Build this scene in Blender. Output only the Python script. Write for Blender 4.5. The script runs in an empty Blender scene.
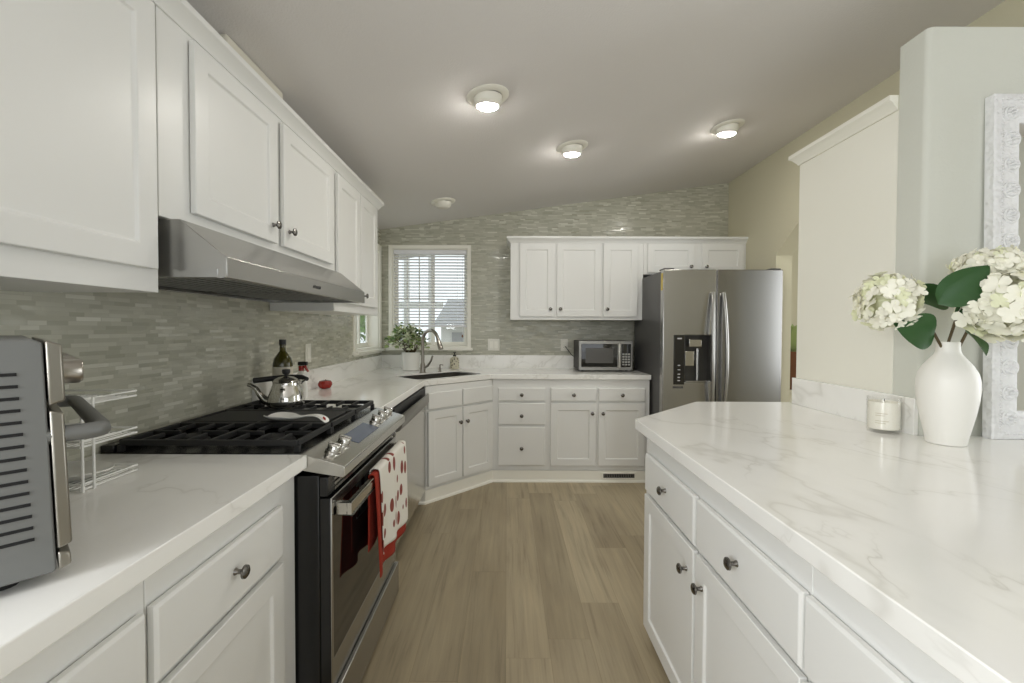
import bpy, bmesh, math, random
from mathutils import Vector, Matrix
from mathutils.geometry import tessellate_polygon

S = bpy.context.scene
COL = S.collection
R = math.radians
random.seed(7)

# ------------------------------------------------------------------ camera
F_PX = 440.0
cam_d = bpy.data.cameras.new('camera')
cam = bpy.data.objects.new('camera', cam_d); COL.objects.link(cam)
cam_d.sensor_width = 36.0
cam_d.lens = 36.0 * F_PX / 1024
PITCH, ROLL = 1.30, 0.20                     # degrees: nose down, clockwise picture
cam_d.shift_x = 0.00492                      # perspective-corrected frame
cam_d.shift_y = -0.00246
cam_d.clip_start = 0.05
cam.location = (0, 0, 1.30)
cam.rotation_mode = 'XYZ'
cam.matrix_world = Matrix.Translation((0, 0, 1.30)) @ Matrix.Rotation(R(90 - PITCH), 4, 'X') @ Matrix.Rotation(R(ROLL), 4, 'Z')
S.camera = cam

# ------------------------------------------------------------------ world, lights, exposure
S.view_settings.view_transform = 'Standard'
S.view_settings.look = 'None'
S.view_settings.gamma = 1.0
S.view_settings.use_curve_mapping = False
S.view_settings.exposure = 0.36
S.cycles.use_denoising = True
S.cycles.max_bounces = 10
S.cycles.diffuse_bounces = 6
S.cycles.sample_clamp_indirect = 6.0
W = bpy.data.worlds.new('world'); S.world = W; W.use_nodes = True
bg = W.node_tree.nodes['Background']
bg.inputs[0].default_value = (0.90, 0.95, 1.0, 1); bg.inputs[1].default_value = 1.05

def area_light(name, loc, rot, sx, sy, power, col):
    l = bpy.data.lights.new(name, 'AREA'); l.shape = 'RECTANGLE'; l.size = sx; l.size_y = sy
    l.energy = power; l.color = col
    o = bpy.data.objects.new(name, l); COL.objects.link(o); o.location = loc; o.rotation_euler = [R(a) for a in rot]
    return o
# daylight through the big glass doors behind the camera and through the dining room window
area_light('daylight_rear', (0.9, -2.95, 1.35), (90, 0, 0), 3.6, 2.1, 12, (0.96, 0.985, 1.0))
area_light('daylight_dining', (4.40, 1.15, 1.5), (90, 0, 90), 1.2, 1.8, 26, (0.95, 0.98, 1.0))
area_light('added_fill_left', (-1.225, -.72, 1.55), (90, 0, -90), 1.3, 1.1, 36, (0.96, 0.985, 1.0))  # added fill to brighten the right-hand panel; no window is known here
area_light('daylight_side_room', (4.40, 3.6, 1.5), (90, 0, 90), 1.4, 1.6, 14, (1.0, 0.98, 0.94))

# ------------------------------------------------------------------ materials
MATS = {}
def srgb(r, g, b):
    f = lambda c: (c / 255 / 12.92) if c / 255 <= 0.04045 else ((c / 255 + 0.055) / 1.055) ** 2.4
    return (f(r), f(g), f(b))
def mat(name, col=(.8, .8, .8), rough=.5, metal=0., spec=.5, emit=0., emit_col=None, bump=0., bscale=100., coat=0., trans=0., alpha=1.):
    m = bpy.data.materials.new(name); m.use_nodes = True
    nt = m.node_tree; b = nt.nodes['Principled BSDF']
    b.inputs['Base Color'].default_value = (*col, 1); b.inputs['Roughness'].default_value = rough
    b.inputs['Metallic'].default_value = metal; b.inputs['Specular IOR Level'].default_value = spec
    if coat: b.inputs['Coat Weight'].default_value = coat; b.inputs['Coat Roughness'].default_value = .08
    if trans: b.inputs['Transmission Weight'].default_value = trans
    if emit:
        b.inputs['Emission Color'].default_value = (*(emit_col or col), 1); b.inputs['Emission Strength'].default_value = emit
    if bump:
        n = nt.nodes.new('ShaderNodeTexNoise'); n.inputs['Scale'].default_value = bscale; n.inputs['Detail'].default_value = 3
        tc = nt.nodes.new('ShaderNodeTexCoord'); nt.links.new(tc.outputs['Object'], n.inputs['Vector'])
        bp = nt.nodes.new('ShaderNodeBump'); bp.inputs['Strength'].default_value = bump; bp.inputs['Distance'].default_value = .004
        nt.links.new(n.outputs[0], bp.inputs['Height']); nt.links.new(bp.outputs[0], b.inputs['Normal'])
    MATS[name] = m
    return m
def N(nt, t, **kw):
    n = nt.nodes.new(t)
    for k, v in kw.items():
        if k in n.inputs: n.inputs[k].default_value = v
        else: setattr(n, k, v)
    return n
def ramp(nt, stops):
    r = nt.nodes.new('ShaderNodeValToRGB'); e = r.color_ramp.elements
    while len(e) < len(stops): e.new(.5)
    for el, (p, c) in zip(e, stops):
        el.position = p; el.color = (*c, 1) if len(c) == 3 else c
    return r

M_WHITE = mat('white_cabinet_paint', srgb(232, 232, 229), .32, bump=.015, bscale=60)
M_TRIMW = mat('white_trim_paint', srgb(244, 242, 232), .35)
M_CEIL = mat('ceiling_paint', srgb(226, 223, 221), .9, bump=.35, bscale=140)
M_OLIVE = mat('olive_wall_paint', srgb(208, 203, 178), .85, bump=.25, bscale=120)
M_GREYW = mat('pale_wall_paint', srgb(210, 211, 201), .8, bump=.22, bscale=90)
M_PANEL = mat('warm_white_panel_paint', srgb(240, 238, 226), .4)
M_STEEL = mat('stainless_steel', srgb(176, 175, 172), .27, 1.0)
M_STEELB = mat('bright_stainless', srgb(205, 203, 198), .2, 1.0)
M_CHROME = mat('polished_steel', srgb(215, 213, 208), .08, 1.0)
M_NICKEL = mat('brushed_nickel', srgb(165, 160, 152), .28, 1.0)
M_PEWTER = mat('pewter_knob_metal', srgb(125, 122, 118), .25, 1.0)
M_GREYP = mat('grey_painted_metal', srgb(118, 119, 117), .45, .35)
M_FRIDGESIDE = mat('dark_grey_painted_steel', srgb(84, 83, 82), .4, .2)
M_BLACK = mat('black_enamel', srgb(26, 26, 26), .25)
M_BLACKM = mat('black_matte_plastic', srgb(30, 30, 30), .5)
M_IRON = mat('cast_iron', srgb(34, 34, 34), .55, bump=.1, bscale=200)
M_GLASSB = mat('black_glass', srgb(20, 19, 18), .04, spec=.8)
M_WIRE = mat('white_coated_wire', srgb(238, 238, 234), .35)
M_CERAM = mat('white_ceramic', srgb(240, 239, 234), .18)
M_VASE = mat('off_white_glazed_ceramic', srgb(238, 236, 229), .42, bump=.12, bscale=18)
M_FLOORTRIM = mat('vent_grey_metal', srgb(120, 118, 114), .5, .4)
M_DARK = mat('dark_gap', srgb(14, 14, 14), .8)
M_RED = mat('red_terry_cloth', srgb(156, 46, 26), .95, bump=.6, bscale=350)
M_REDG = mat('dark_red_glaze', srgb(150, 34, 22), .25)
M_OIL = mat('dark_olive_glass', srgb(66, 62, 16), .08, spec=.6)
M_LABEL = mat('cream_paper_label', srgb(214, 208, 192), .7)
M_LEAF = mat('dark_green_leaf', srgb(46, 84, 40), .4, bump=.1, bscale=40)
M_LEAFL = mat('light_green_leaf', srgb(162, 182, 122), .5)
M_LEAFW = mat('pale_green_leaf', srgb(228, 232, 206), .55)
M_STEM = mat('brown_green_stem', srgb(84, 70, 42), .6)
M_PETAL = mat('cream_petal', srgb(243, 241, 225), .6)
M_PETALG = mat('greenish_petal', srgb(232, 234, 200), .6)
M_CANDLE = mat('ivory_wax', srgb(248, 245, 234), .45)
M_BROWN = mat('brown_wicker', srgb(108, 66, 38), .7, bump=.5, bscale=90)
M_LENS = mat('lamp_lens', (1, .97, .9), .4, emit=125, emit_col=(1, .965, .89))
M_LENSOFF = mat('frosted_lens_unlit', srgb(226, 222, 212), .4)
M_SINK = mat('sink_dark_steel', srgb(66, 64, 60), .45, .4)
M_MIRROR = mat('mirror_silver', (.92, .92, .92), .015, 1.0)
M_ROOF = mat('grey_roof_shingle', srgb(168, 167, 166), .9)
M_HOUSE = mat('pale_house_siding', srgb(220, 218, 212), .8)
M_GROUND = mat('pale_concrete_ground', srgb(186, 182, 172), .9)
M_BUSH = mat('bush_green', srgb(104, 148, 62), .7)
M_BLIND = mat('white_blind_slat', srgb(236, 236, 240), .5)
M_PLATEW = mat('ivory_switch_plate', srgb(232, 230, 220), .35)
M_SCREEN = mat('blue_grey_display_glass', srgb(96, 104, 122), .12, spec=.7)
M_TOASTSTEEL = mat('warm_brushed_steel', srgb(150, 146, 137), .36, 1.0)
M_YEL = mat('yellow_energy_tag', srgb(214, 190, 90), .6)
M_SOAP = mat('patterned_soap_bottle', srgb(150, 146, 128), .3)

def math_(nt, op, a, b=None, c=None):
    n = N(nt, 'ShaderNodeMath', operation=op)
    for k, v in enumerate((a, b, c)):
        if v is None: continue
        if isinstance(v, (int, float)): n.inputs[k].default_value = v
        else: nt.links.new(v, n.inputs[k])
    return n.outputs[0]
def white(nt, a, b=None):
    cb = N(nt, 'ShaderNodeCombineXYZ'); nt.links.new(a, cb.inputs[0])
    if b is not None: nt.links.new(b, cb.inputs[1])
    w = N(nt, 'ShaderNodeTexWhiteNoise', noise_dimensions='3D'); nt.links.new(cb.outputs[0], w.inputs['Vector']); return w
def courses(nt, along, across, length, height, gap):
    """rows of random-offset pieces: returns (random value per piece, second random, gap mask)"""
    v = math_(nt, 'DIVIDE', across, height); row = math_(nt, 'FLOOR', v); fv = math_(nt, 'FRACT', v)
    h = white(nt, row).outputs['Value']
    u = math_(nt, 'ADD', math_(nt, 'DIVIDE', along, length), math_(nt, 'MULTIPLY', h, 7.31))
    u = math_(nt, 'ADD', u, math_(nt, 'MULTIPLY', math_(nt, 'SINE', math_(nt, 'MULTIPLY', u, 2.3)), .22))
    idn = math_(nt, 'FLOOR', u); fu = math_(nt, 'FRACT', u)
    w = white(nt, row, idn)
    eu = math_(nt, 'MULTIPLY', math_(nt, 'MINIMUM', fu, math_(nt, 'SUBTRACT', 1.0, fu)), length)
    ev = math_(nt, 'MULTIPLY', math_(nt, 'MINIMUM', fv, math_(nt, 'SUBTRACT', 1.0, fv)), height)
    g = math_(nt, 'LESS_THAN', math_(nt, 'MINIMUM', eu, ev), gap)
    return w, g
def tile_mat(name, swap):
    m = bpy.data.materials.new(name); m.use_nodes = True; nt = m.node_tree; b = nt.nodes['Principled BSDF']
    tc = N(nt, 'ShaderNodeTexCoord'); sp = N(nt, 'ShaderNodeSeparateXYZ'); nt.links.new(tc.outputs['Object'], sp.inputs[0])
    w, g = courses(nt, sp.outputs['Y' if swap else 'X'], sp.outputs['Z'], .066, .0128, .0006)
    r = ramp(nt, [(0, srgb(170, 169, 153)), (.35, srgb(181, 180, 164)), (.8, srgb(191, 190, 175)), (1, srgb(212, 211, 198))])
    nt.links.new(w.outputs['Value'], r.inputs[0])
    mx = N(nt, 'ShaderNodeMixRGB'); mx.inputs[2].default_value = (*srgb(180, 178, 163), 1)
    nt.links.new(g, mx.inputs[0]); nt.links.new(r.outputs[0], mx.inputs[1]); nt.links.new(mx.outputs[0], b.inputs['Base Color'])
    sc = N(nt, 'ShaderNodeSeparateColor'); nt.links.new(w.outputs['Color'], sc.inputs[0])
    rr = ramp(nt, [(0., (.08,) * 3), (1., (.5,) * 3)]); nt.links.new(sc.outputs[1], rr.inputs[0]); nt.links.new(rr.outputs[0], b.inputs['Roughness'])
    bp = N(nt, 'ShaderNodeBump'); bp.inputs['Strength'].default_value = .25; bp.inputs['Distance'].default_value = .002
    nt.links.new(math_(nt, 'SUBTRACT', math_(nt, 'MULTIPLY', sc.outputs[2], .5), g), bp.inputs['Height']); nt.links.new(bp.outputs[0], b.inputs['Normal'])
    return m
M_TILEX = tile_mat('mosaic_tile_back', False)
M_TILEY = tile_mat('mosaic_tile_left', True)

def floor_mat():
    m = bpy.data.materials.new('oak_vinyl_planks'); m.use_nodes = True; nt = m.node_tree; b = nt.nodes['Principled BSDF']
    tc = N(nt, 'ShaderNodeTexCoord'); sp = N(nt, 'ShaderNodeSeparateXYZ'); nt.links.new(tc.outputs['Object'], sp.inputs[0])
    w, g = courses(nt, sp.outputs['Y'], sp.outputs['X'], 1.25, .178, .0008)
    base = ramp(nt, [(0, srgb(152, 140, 115)), (.5, srgb(164, 151, 125)), (1, srgb(177, 164, 137))]); nt.links.new(w.outputs['Value'], base.inputs[0])
    mp = N(nt, 'ShaderNodeMapping'); mp.inputs['Scale'].default_value = (24, 1.1, 1); nt.links.new(tc.outputs['Object'], mp.inputs[0])
    sc = N(nt, 'ShaderNodeVectorMath', operation='SCALE'); sc.inputs['Scale'].default_value = 40; nt.links.new(w.outputs['Color'], sc.inputs[0])
    ad = N(nt, 'ShaderNodeVectorMath', operation='ADD'); nt.links.new(mp.outputs[0], ad.inputs[0]); nt.links.new(sc.outputs[0], ad.inputs[1])
    nz = N(nt, 'ShaderNodeTexNoise'); nz.inputs['Scale'].default_value = 1.5; nz.inputs['Detail'].default_value = 8; nz.inputs['Roughness'].default_value = .65; nz.inputs['Distortion'].default_value = .5
    nt.links.new(ad.outputs[0], nz.inputs['Vector'])
    n2 = N(nt, 'ShaderNodeTexNoise'); n2.inputs['Scale'].default_value = 1.7; n2.inputs['Detail'].default_value = 2
    mp2 = N(nt, 'ShaderNodeMapping'); mp2.inputs['Scale'].default_value = (2.2, .8, 1); nt.links.new(tc.outputs['Object'], mp2.inputs[0]); nt.links.new(mp2.outputs[0], n2.inputs['Vector'])
    rp = ramp(nt, [(.24, (.54, .51, .48)), (.46, (.96, .96, .96)), (.75, (1.22, 1.2, 1.16))]); nt.links.new(nz.outputs[0], rp.inputs[0])
    r2 = ramp(nt, [(.3, (.86, .84, .82)), (.65, (1.06, 1.06, 1.06))]); nt.links.new(n2.outputs[0], r2.inputs[0])
    mx = N(nt, 'ShaderNodeMixRGB', blend_type='MULTIPLY'); mx.inputs[0].default_value = .9
    nt.links.new(base.outputs[0], mx.inputs[1]); nt.links.new(rp.outputs[0], mx.inputs[2])
    m2 = N(nt, 'ShaderNodeMixRGB', blend_type='MULTIPLY'); m2.inputs[0].default_value = 1; nt.links.new(mx.outputs[0], m2.inputs[1]); nt.links.new(r2.outputs[0], m2.inputs[2])
    m3 = N(nt, 'ShaderNodeMixRGB', blend_type='MULTIPLY'); m3.inputs[2].default_value = (.72, .70, .67, 1); nt.links.new(g, m3.inputs[0]); nt.links.new(m2.outputs[0], m3.inputs[1])
    nt.links.new(m3.outputs[0], b.inputs['Base Color']); b.inputs['Roughness'].default_value = .42
    bp = N(nt, 'ShaderNodeBump'); bp.inputs['Strength'].default_value = .08; bp.inputs['Distance'].default_value = .002
    nt.links.new(nz.outputs[0], bp.inputs['Height']); nt.links.new(bp.outputs[0], b.inputs['Normal'])
    return m
M_FLOOR = floor_mat()

def quartz_mat():
    m = bpy.data.materials.new('white_veined_quartz'); m.use_nodes = True; nt = m.node_tree; b = nt.nodes['Principled BSDF']
    tc = N(nt, 'ShaderNodeTexCoord')
    def vein(scale, rot, dist, w, seed, stretch):
        mp = N(nt, 'ShaderNodeMapping'); mp.inputs['Rotation'].default_value = (0, 0, R(rot)); mp.inputs['Location'].default_value = (seed, seed * .7, seed * .3)
        mp.inputs['Scale'].default_value = (1, stretch, 1)
        nt.links.new(tc.outputs['Object'], mp.inputs[0])
        n = N(nt, 'ShaderNodeTexNoise'); n.inputs['Scale'].default_value = scale; n.inputs['Detail'].default_value = 5; n.inputs['Roughness'].default_value = .55; n.inputs['Distortion'].default_value = dist
        nt.links.new(mp.outputs[0], n.inputs['Vector'])
        s = N(nt, 'ShaderNodeMath', operation='SUBTRACT'); s.inputs[1].default_value = .5; nt.links.new(n.outputs[0], s.inputs[0])
        a = N(nt, 'ShaderNodeMath', operation='ABSOLUTE'); nt.links.new(s.outputs[0], a.inputs[0])
        r = ramp(nt, [(0, (1,) * 3), (w, (.25,) * 3), (w * 4, (0,) * 3)]); nt.links.new(a.outputs[0], r.inputs[0])
        return r
    v1 = vein(1.0, 38, .45, .007, 3.1, .45); v2 = vein(2.4, -20, .5, .006, 8.7, .55)
    n2 = N(nt, 'ShaderNodeTexNoise'); n2.inputs['Scale'].default_value = 2.6; nt.links.new(tc.outputs['Object'], n2.inputs['Vector'])
    g = ramp(nt, [(.46, (0,) * 3), (.62, (1,) * 3)]); nt.links.new(n2.outputs[0], g.inputs[0])
    mul = N(nt, 'ShaderNodeMath', operation='MULTIPLY'); nt.links.new(v2.outputs[0], mul.inputs[0]); nt.links.new(g.outputs[0], mul.inputs[1])
    mul1 = N(nt, 'ShaderNodeMath', operation='MULTIPLY'); nt.links.new(v1.outputs[0], mul1.inputs[0]); mul1.inputs[1].default_value = .75
    ad = N(nt, 'ShaderNodeMath', operation='MAXIMUM'); nt.links.new(mul1.outputs[0], ad.inputs[0]); nt.links.new(mul.outputs[0], ad.inputs[1])
    sc = N(nt, 'ShaderNodeMath', operation='MULTIPLY'); sc.inputs[1].default_value = .42; nt.links.new(ad.outputs[0], sc.inputs[0])
    mx = N(nt, 'ShaderNodeMixRGB'); mx.inputs[1].default_value = (*srgb(245, 244, 240), 1); mx.inputs[2].default_value = (*srgb(176, 172, 160), 1)
    nt.links.new(sc.outputs[0], mx.inputs[0]); nt.links.new(mx.outputs[0], b.inputs['Base Color'])
    b.inputs['Roughness'].default_value = .13
    return m
M_QUARTZ = quartz_mat()

def glass_mat(name, tint=(1, 1, 1)):
    m = bpy.data.materials.new(name); m.use_nodes = True; nt = m.node_tree
    for n in list(nt.nodes): nt.nodes.remove(n)
    o = N(nt, 'ShaderNodeOutputMaterial'); t = N(nt, 'ShaderNodeBsdfTransparent'); t.inputs[0].default_value = (*tint, 1)
    g = N(nt, 'ShaderNodeBsdfGlossy'); g.inputs['Roughness'].default_value = .02
    lw = N(nt, 'ShaderNodeLayerWeight'); lw.inputs[0].default_value = .5
    pw = N(nt, 'ShaderNodeMath', operation='POWER'); pw.inputs[1].default_value = 4.0; nt.links.new(lw.outputs['Facing'], pw.inputs[0])
    f = N(nt, 'ShaderNodeMath', operation='MULTIPLY_ADD'); f.inputs[1].default_value = .6; f.inputs[2].default_value = .035; nt.links.new(pw.outputs[0], f.inputs[0])
    mx = N(nt, 'ShaderNodeMixShader'); nt.links.new(f.outputs[0], mx.inputs[0]); nt.links.new(t.outputs[0], mx.inputs[1]); nt.links.new(g.outputs[0], mx.inputs[2])
    nt.links.new(mx.outputs[0], o.inputs[0]); return m
M_PANE = glass_mat('window_glass', (.97, .99, .98))
M_JAR = glass_mat('clear_glass', (.99, .99, .985))

def towel_mat():
    m = bpy.data.materials.new('white_towel_red_print'); m.use_nodes = True; nt = m.node_tree; b = nt.nodes['Principled BSDF']
    uv = N(nt, 'ShaderNodeTexCoord'); mp = N(nt, 'ShaderNodeMapping'); mp.inputs['Scale'].default_value = (1, 1, 1)
    nt.links.new(uv.outputs['UV'], mp.inputs[0])
    v = N(nt, 'ShaderNodeTexVoronoi'); v.inputs['Scale'].default_value = 1.0; v.inputs['Randomness'].default_value = .45
    nt.links.new(mp.outputs[0], v.inputs['Vector'])
    r = ramp(nt, [(.335, srgb(142, 70, 58)), (.36, srgb(238, 234, 224))]); nt.links.new(v.outputs['Distance'], r.inputs[0])
    nt.links.new(r.outputs[0], b.inputs['Base Color']); b.inputs['Roughness'].default_value = .95
    n = N(nt, 'ShaderNodeTexNoise'); n.inputs['Scale'].default_value = 60; nt.links.new(uv.outputs['UV'], n.inputs['Vector'])
    bp = N(nt, 'ShaderNodeBump'); bp.inputs['Strength'].default_value = .5; bp.inputs['Distance'].default_value = .003
    nt.links.new(n.outputs[0], bp.inputs['Height']); nt.links.new(bp.outputs[0], b.inputs['Normal'])
    return m
M_TOWEL = towel_mat()

def relief_mat():
    m = bpy.data.materials.new('white_carved_frame'); m.use_nodes = True; nt = m.node_tree; b = nt.nodes['Principled BSDF']
    b.inputs['Base Color'].default_value = (*srgb(232, 232, 232), 1); b.inputs['Roughness'].default_value = .55
    tc = N(nt, 'ShaderNodeTexCoord')
    v = N(nt, 'ShaderNodeTexVoronoi'); v.inputs['Scale'].default_value = 60; v.feature = 'SMOOTH_F1'
    n = N(nt, 'ShaderNodeTexNoise'); n.inputs['Scale'].default_value = 45; n.inputs['Detail'].default_value = 4
    nt.links.new(tc.outputs['Object'], v.inputs['Vector']); nt.links.new(tc.outputs['Object'], n.inputs['Vector'])
    a = N(nt, 'ShaderNodeMath', operation='ADD'); nt.links.new(v.outputs['Distance'], a.inputs[0]); nt.links.new(n.outputs[0], a.inputs[1])
    bp = N(nt, 'ShaderNodeBump'); bp.inputs['Strength'].default_value = .8; bp.inputs['Distance'].default_value = .008
    nt.links.new(a.outputs[0], bp.inputs['Height']); nt.links.new(bp.outputs[0], b.inputs['Normal'])
    return m
M_RELIEF = relief_mat()

# ------------------------------------------------------------------ mesh helpers
class MB:
    def __init__(s): s.v = []; s.f = []; s.uv = None
    def add(s, verts, faces, M=None):
        o = len(s.v)
        s.v += [tuple((M @ Vector(v)) if M else v) for v in verts]
        s.f += [tuple(i + o for i in f) for f in faces]
        return s
    def box(s, x0, x1, y0, y1, z0, z1, M=None):
        v = [(x0, y0, z0), (x1, y0, z0), (x1, y1, z0), (x0, y1, z0), (x0, y0, z1), (x1, y0, z1), (x1, y1, z1), (x0, y1, z1)]
        return s.add(v, [(0, 3, 2, 1), (4, 5, 6, 7), (0, 1, 5, 4), (1, 2, 6, 5), (2, 3, 7, 6), (3, 0, 4, 7)], M)
    def prism(s, poly, t0, t1, fn):
        """poly (u,v) extruded along t; fn(u,v,t)->xyz"""
        n = len(poly); a = sum(poly[i][0] * poly[(i + 1) % n][1] - poly[(i + 1) % n][0] * poly[i][1] for i in range(n))
        if a < 0: poly = poly[::-1]
        v = [fn(u, w, t0) for u, w in poly] + [fn(u, w, t1) for u, w in poly]
        return s.add(v, [tuple(range(n))[::-1], tuple(range(n, 2 * n))] + [(i, (i + 1) % n, (i + 1) % n + n, i + n) for i in range(n)])
    def slab(s, outer, holes, t0, t1, fn):
        rings = [outer] + holes
        tri = tessellate_polygon([[Vector((u, w, 0)) for u, w in r] for r in rings])
        flat = [p for r in rings for p in r]; n = len(flat)
        v = [fn(u, w, t0) for u, w in flat] + [fn(u, w, t1) for u, w in flat]
        f = [tuple(t) for t in tri] + [tuple(i + n for i in t)[::-1] for t in tri]
        o = 0
        for r in rings:
            k = len(r)
            f += [(o + i, o + (i + 1) % k, o + (i + 1) % k + n, o + i + n) for i in range(k)]
            o += k
        return s.add(v, f)
    def tube(s, pts, r, seg=10, closed=False, caps=True):
        pts = [Vector(p) for p in pts]; n = len(pts)
        rr = r if isinstance(r, (list, tuple)) else [r] * n
        tang = []
        for i in range(n):
            a = pts[(i - 1) % n] if (closed or i > 0) else pts[i]; b = pts[(i + 1) % n] if (closed or i < n - 1) else pts[i]
            tang.append((b - a).normalized())
        ref = Vector((0, 0, 1)) if abs(tang[0].z) < .9 else Vector((1, 0, 0))
        u = tang[0].cross(ref).normalized(); V = []; 
        for i in range(n):
            u = (u - tang[i] * u.dot(tang[i])).normalized(); w = tang[i].cross(u)
            for k in range(seg):
                a = 2 * math.pi * k / seg; V.append(tuple(pts[i] + (u * math.cos(a) + w * math.sin(a)) * rr[i]))
        Fc = []
        for i in range(n if closed else n - 1):
            j = (i + 1) % n
            for k in range(seg): Fc.append((i * seg + k, i * seg + (k + 1) % seg, j * seg + (k + 1) % seg, j * seg + k))
        if not closed and caps: Fc += [tuple(range(seg))[::-1], tuple(range((n - 1) * seg, n * seg))]
        return s.add(V, Fc)
    def lathe(s, prof, M=None, seg=28, sx=1., sy=1.):
        """prof: list of (r,z), rotated round z"""
        V = []; Fc = []; n = len(prof)
        for r, z in prof:
            for k in range(seg):
                a = 2 * math.pi * k / seg; V.append((r * math.cos(a) * sx, r * math.sin(a) * sy, z))
        for i in range(n - 1):
            for k in range(seg): Fc.append((i * seg + k, i * seg + (k + 1) % seg, (i + 1) * seg + (k + 1) % seg, (i + 1) * seg + k))
        if prof[0][0] > 1e-6: Fc.append(tuple(range(seg))[::-1])
        if prof[-1][0] > 1e-6: Fc.append(tuple(range((n - 1) * seg, n * seg)))
        return s.add(V, Fc, M)
    def sweep(s, prof, path, closed=False):
        """prof: closed loop of (outward, z); path: XY points, outward = right-hand side of travel"""
        n = len(path); P = [Vector(p) for p in path]; V = []; m = len(prof)
        for i in range(n):
            d0 = (P[i] - P[i - 1]).normalized() if i > 0 or closed else None
            d1 = (P[(i + 1) % n] - P[i]).normalized() if i < n - 1 or closed else None
            if d0 is None: d0 = d1
            if d1 is None: d1 = d0
            n0 = Vector((d0.y, -d0.x)); n1 = Vector((d1.y, -d1.x)); b = (n0 + n1).normalized(); k = 1 / max(.3, b.dot(n0))
            for o, z in prof: V.append((P[i].x + b.x * o * k, P[i].y + b.y * o * k, z))
        Fc = []
        for i in range(n if closed else n - 1):
            j = (i + 1) % n
            for k in range(m): Fc.append((i * m + k, i * m + (k + 1) % m, j * m + (k + 1) % m, j * m + k))
        if not closed: Fc += [tuple(range(m)), tuple(range((n - 1) * m, n * m))[::-1]]
        return s.add(V, Fc)
    def build(s, name, m, parent=None, bevel=0., seg=2, world=False, kind=None, angle=40, subdiv=0):
        me = bpy.data.meshes.new(name)
        vs = s.v
        if world and parent is not None:
            Mi = parent.matrix_basis.inverted(); vs = [tuple(Mi @ Vector(v)) for v in vs]
        me.from_pydata(vs, [], s.f)
        bm = bmesh.new(); bm.from_mesh(me); bmesh.ops.remove_doubles(bm, verts=bm.verts, dist=1e-6)
        bmesh.ops.recalc_face_normals(bm, faces=bm.faces); bm.to_mesh(me); bm.free()
        for p in me.polygons: p.use_smooth = True
        me.set_sharp_from_angle(angle=R(angle))
        if isinstance(m, (list, tuple)):
            for q in m: me.materials.append(q)
        else: me.materials.append(m)
        o = bpy.data.objects.new(name, me); COL.objects.link(o)
        if parent is not None: o.parent = parent
        if bevel:
            b = o.modifiers.new('bevel', 'BEVEL'); b.width = bevel; b.segments = seg; b.limit_method = 'ANGLE'; b.angle_limit = R(35); b.harden_normals = False
        if subdiv:
            q = o.modifiers.new('subdiv', 'SUBSURF'); q.levels = subdiv; q.render_levels = subdiv
        if kind: o['kind'] = kind
        return o
def rbox(*a): return MB().box(*a)
def thing(name, label, cat, loc=(0, 0, 0), rz=0., group=None, rx=0.):
    o = bpy.data.objects.new(name, None); COL.objects.link(o); o.empty_display_size = .1
    o.location = loc; o.rotation_euler = (rx, 0, rz); o['label'] = label; o['category'] = cat
    o.matrix_basis = Matrix.Translation(loc) @ Matrix.Rotation(rz, 4, 'Z') @ Matrix.Rotation(rx, 4, 'X')
    if group: o['group'] = group
    return o
def tag(o, label, cat, group=None):
    o['label'] = label; o['category'] = cat
    if group: o['group'] = group
    return o
def copy_tree(o, parent=None):
    c = o.copy(); COL.objects.link(c)
    if parent: c.parent = parent
    for ch in [k for k in COL.objects if k.parent == o]: copy_tree(ch, c)
    return c
def struct(mb, name, m, bevel=0.): return mb.build(name, m, kind='structure', bevel=bevel)
XY = lambda z0: (lambda u, v, t: (u, v, t))
def fXY(u, v, t): return (u, v, t)
def fXZ(u, v, t): return (u, t, v)
def fYZ(u, v, t): return (t, u, v)

# ------------------------------------------------------------------ key measures (metres)
XL, YB, XR = -1.243, 4.34, 2.166      # left wall, back wall, right wall
ZC = 0.917                             # counter top
def ceil_z(x): return 2.270 + .1375 * (x - XL)

# ------------------------------------------------------------------ room shell
struct(MB().box(-1.6, 4.6, -3.1, 6.0, -.06, 0), 'floor', M_FLOOR)
cz = MB(); xa, xb = -1.5, 4.6
cz.prism([(xa, ceil_z(xa)), (xb, ceil_z(xb)), (xb, ceil_z(xb) + .08), (xa, ceil_z(xa) + .08)], -3.1, 6.0, fXZ)
struct(cz, 'ceiling', M_CEIL)
# left wall: window near the back corner, added opening for the fill light
wl = MB().slab([(-3.1, 0), (YB + .12, 0), (YB + .12, 2.29), (-3.1, 2.29)], [[(3.60, 1.115), (4.26, 1.115), (4.26, 2.05), (3.60, 2.05)], [(-1.4, .78), (.08, .78), (.08, 2.12), (-1.4, 2.12)]], XL, XL - .12, fYZ)
struct(wl, 'wall_left', M_TILEY)
BW = (-1.135, -.385, 1.118, 2.09)     # back window opening x0,x1,z0,z1
wb = MB().slab([(XL, 0), (XR, 0), (XR, ceil_z(XR)), (XL, ceil_z(XL))], [[(BW[0], BW[2]), (BW[1], BW[2]), (BW[1], BW[3]), (BW[0], BW[3])]], YB, YB + .12, fXZ)
struct(wb, 'wall_back', M_TILEX)
wr = MB().slab([(1.57, 0), (2.5, 0), (2.5, 2.16), (3.22, 2.16), (3.56, 1.90), (3.56, 0), (YB + .12, 0), (YB + .12, ceil_z(XR) + .005), (1.57, ceil_z(XR) + .005)], [], XR, XR + .13, fYZ)
struct(wr, 'wall_right', M_OLIVE)
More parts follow.
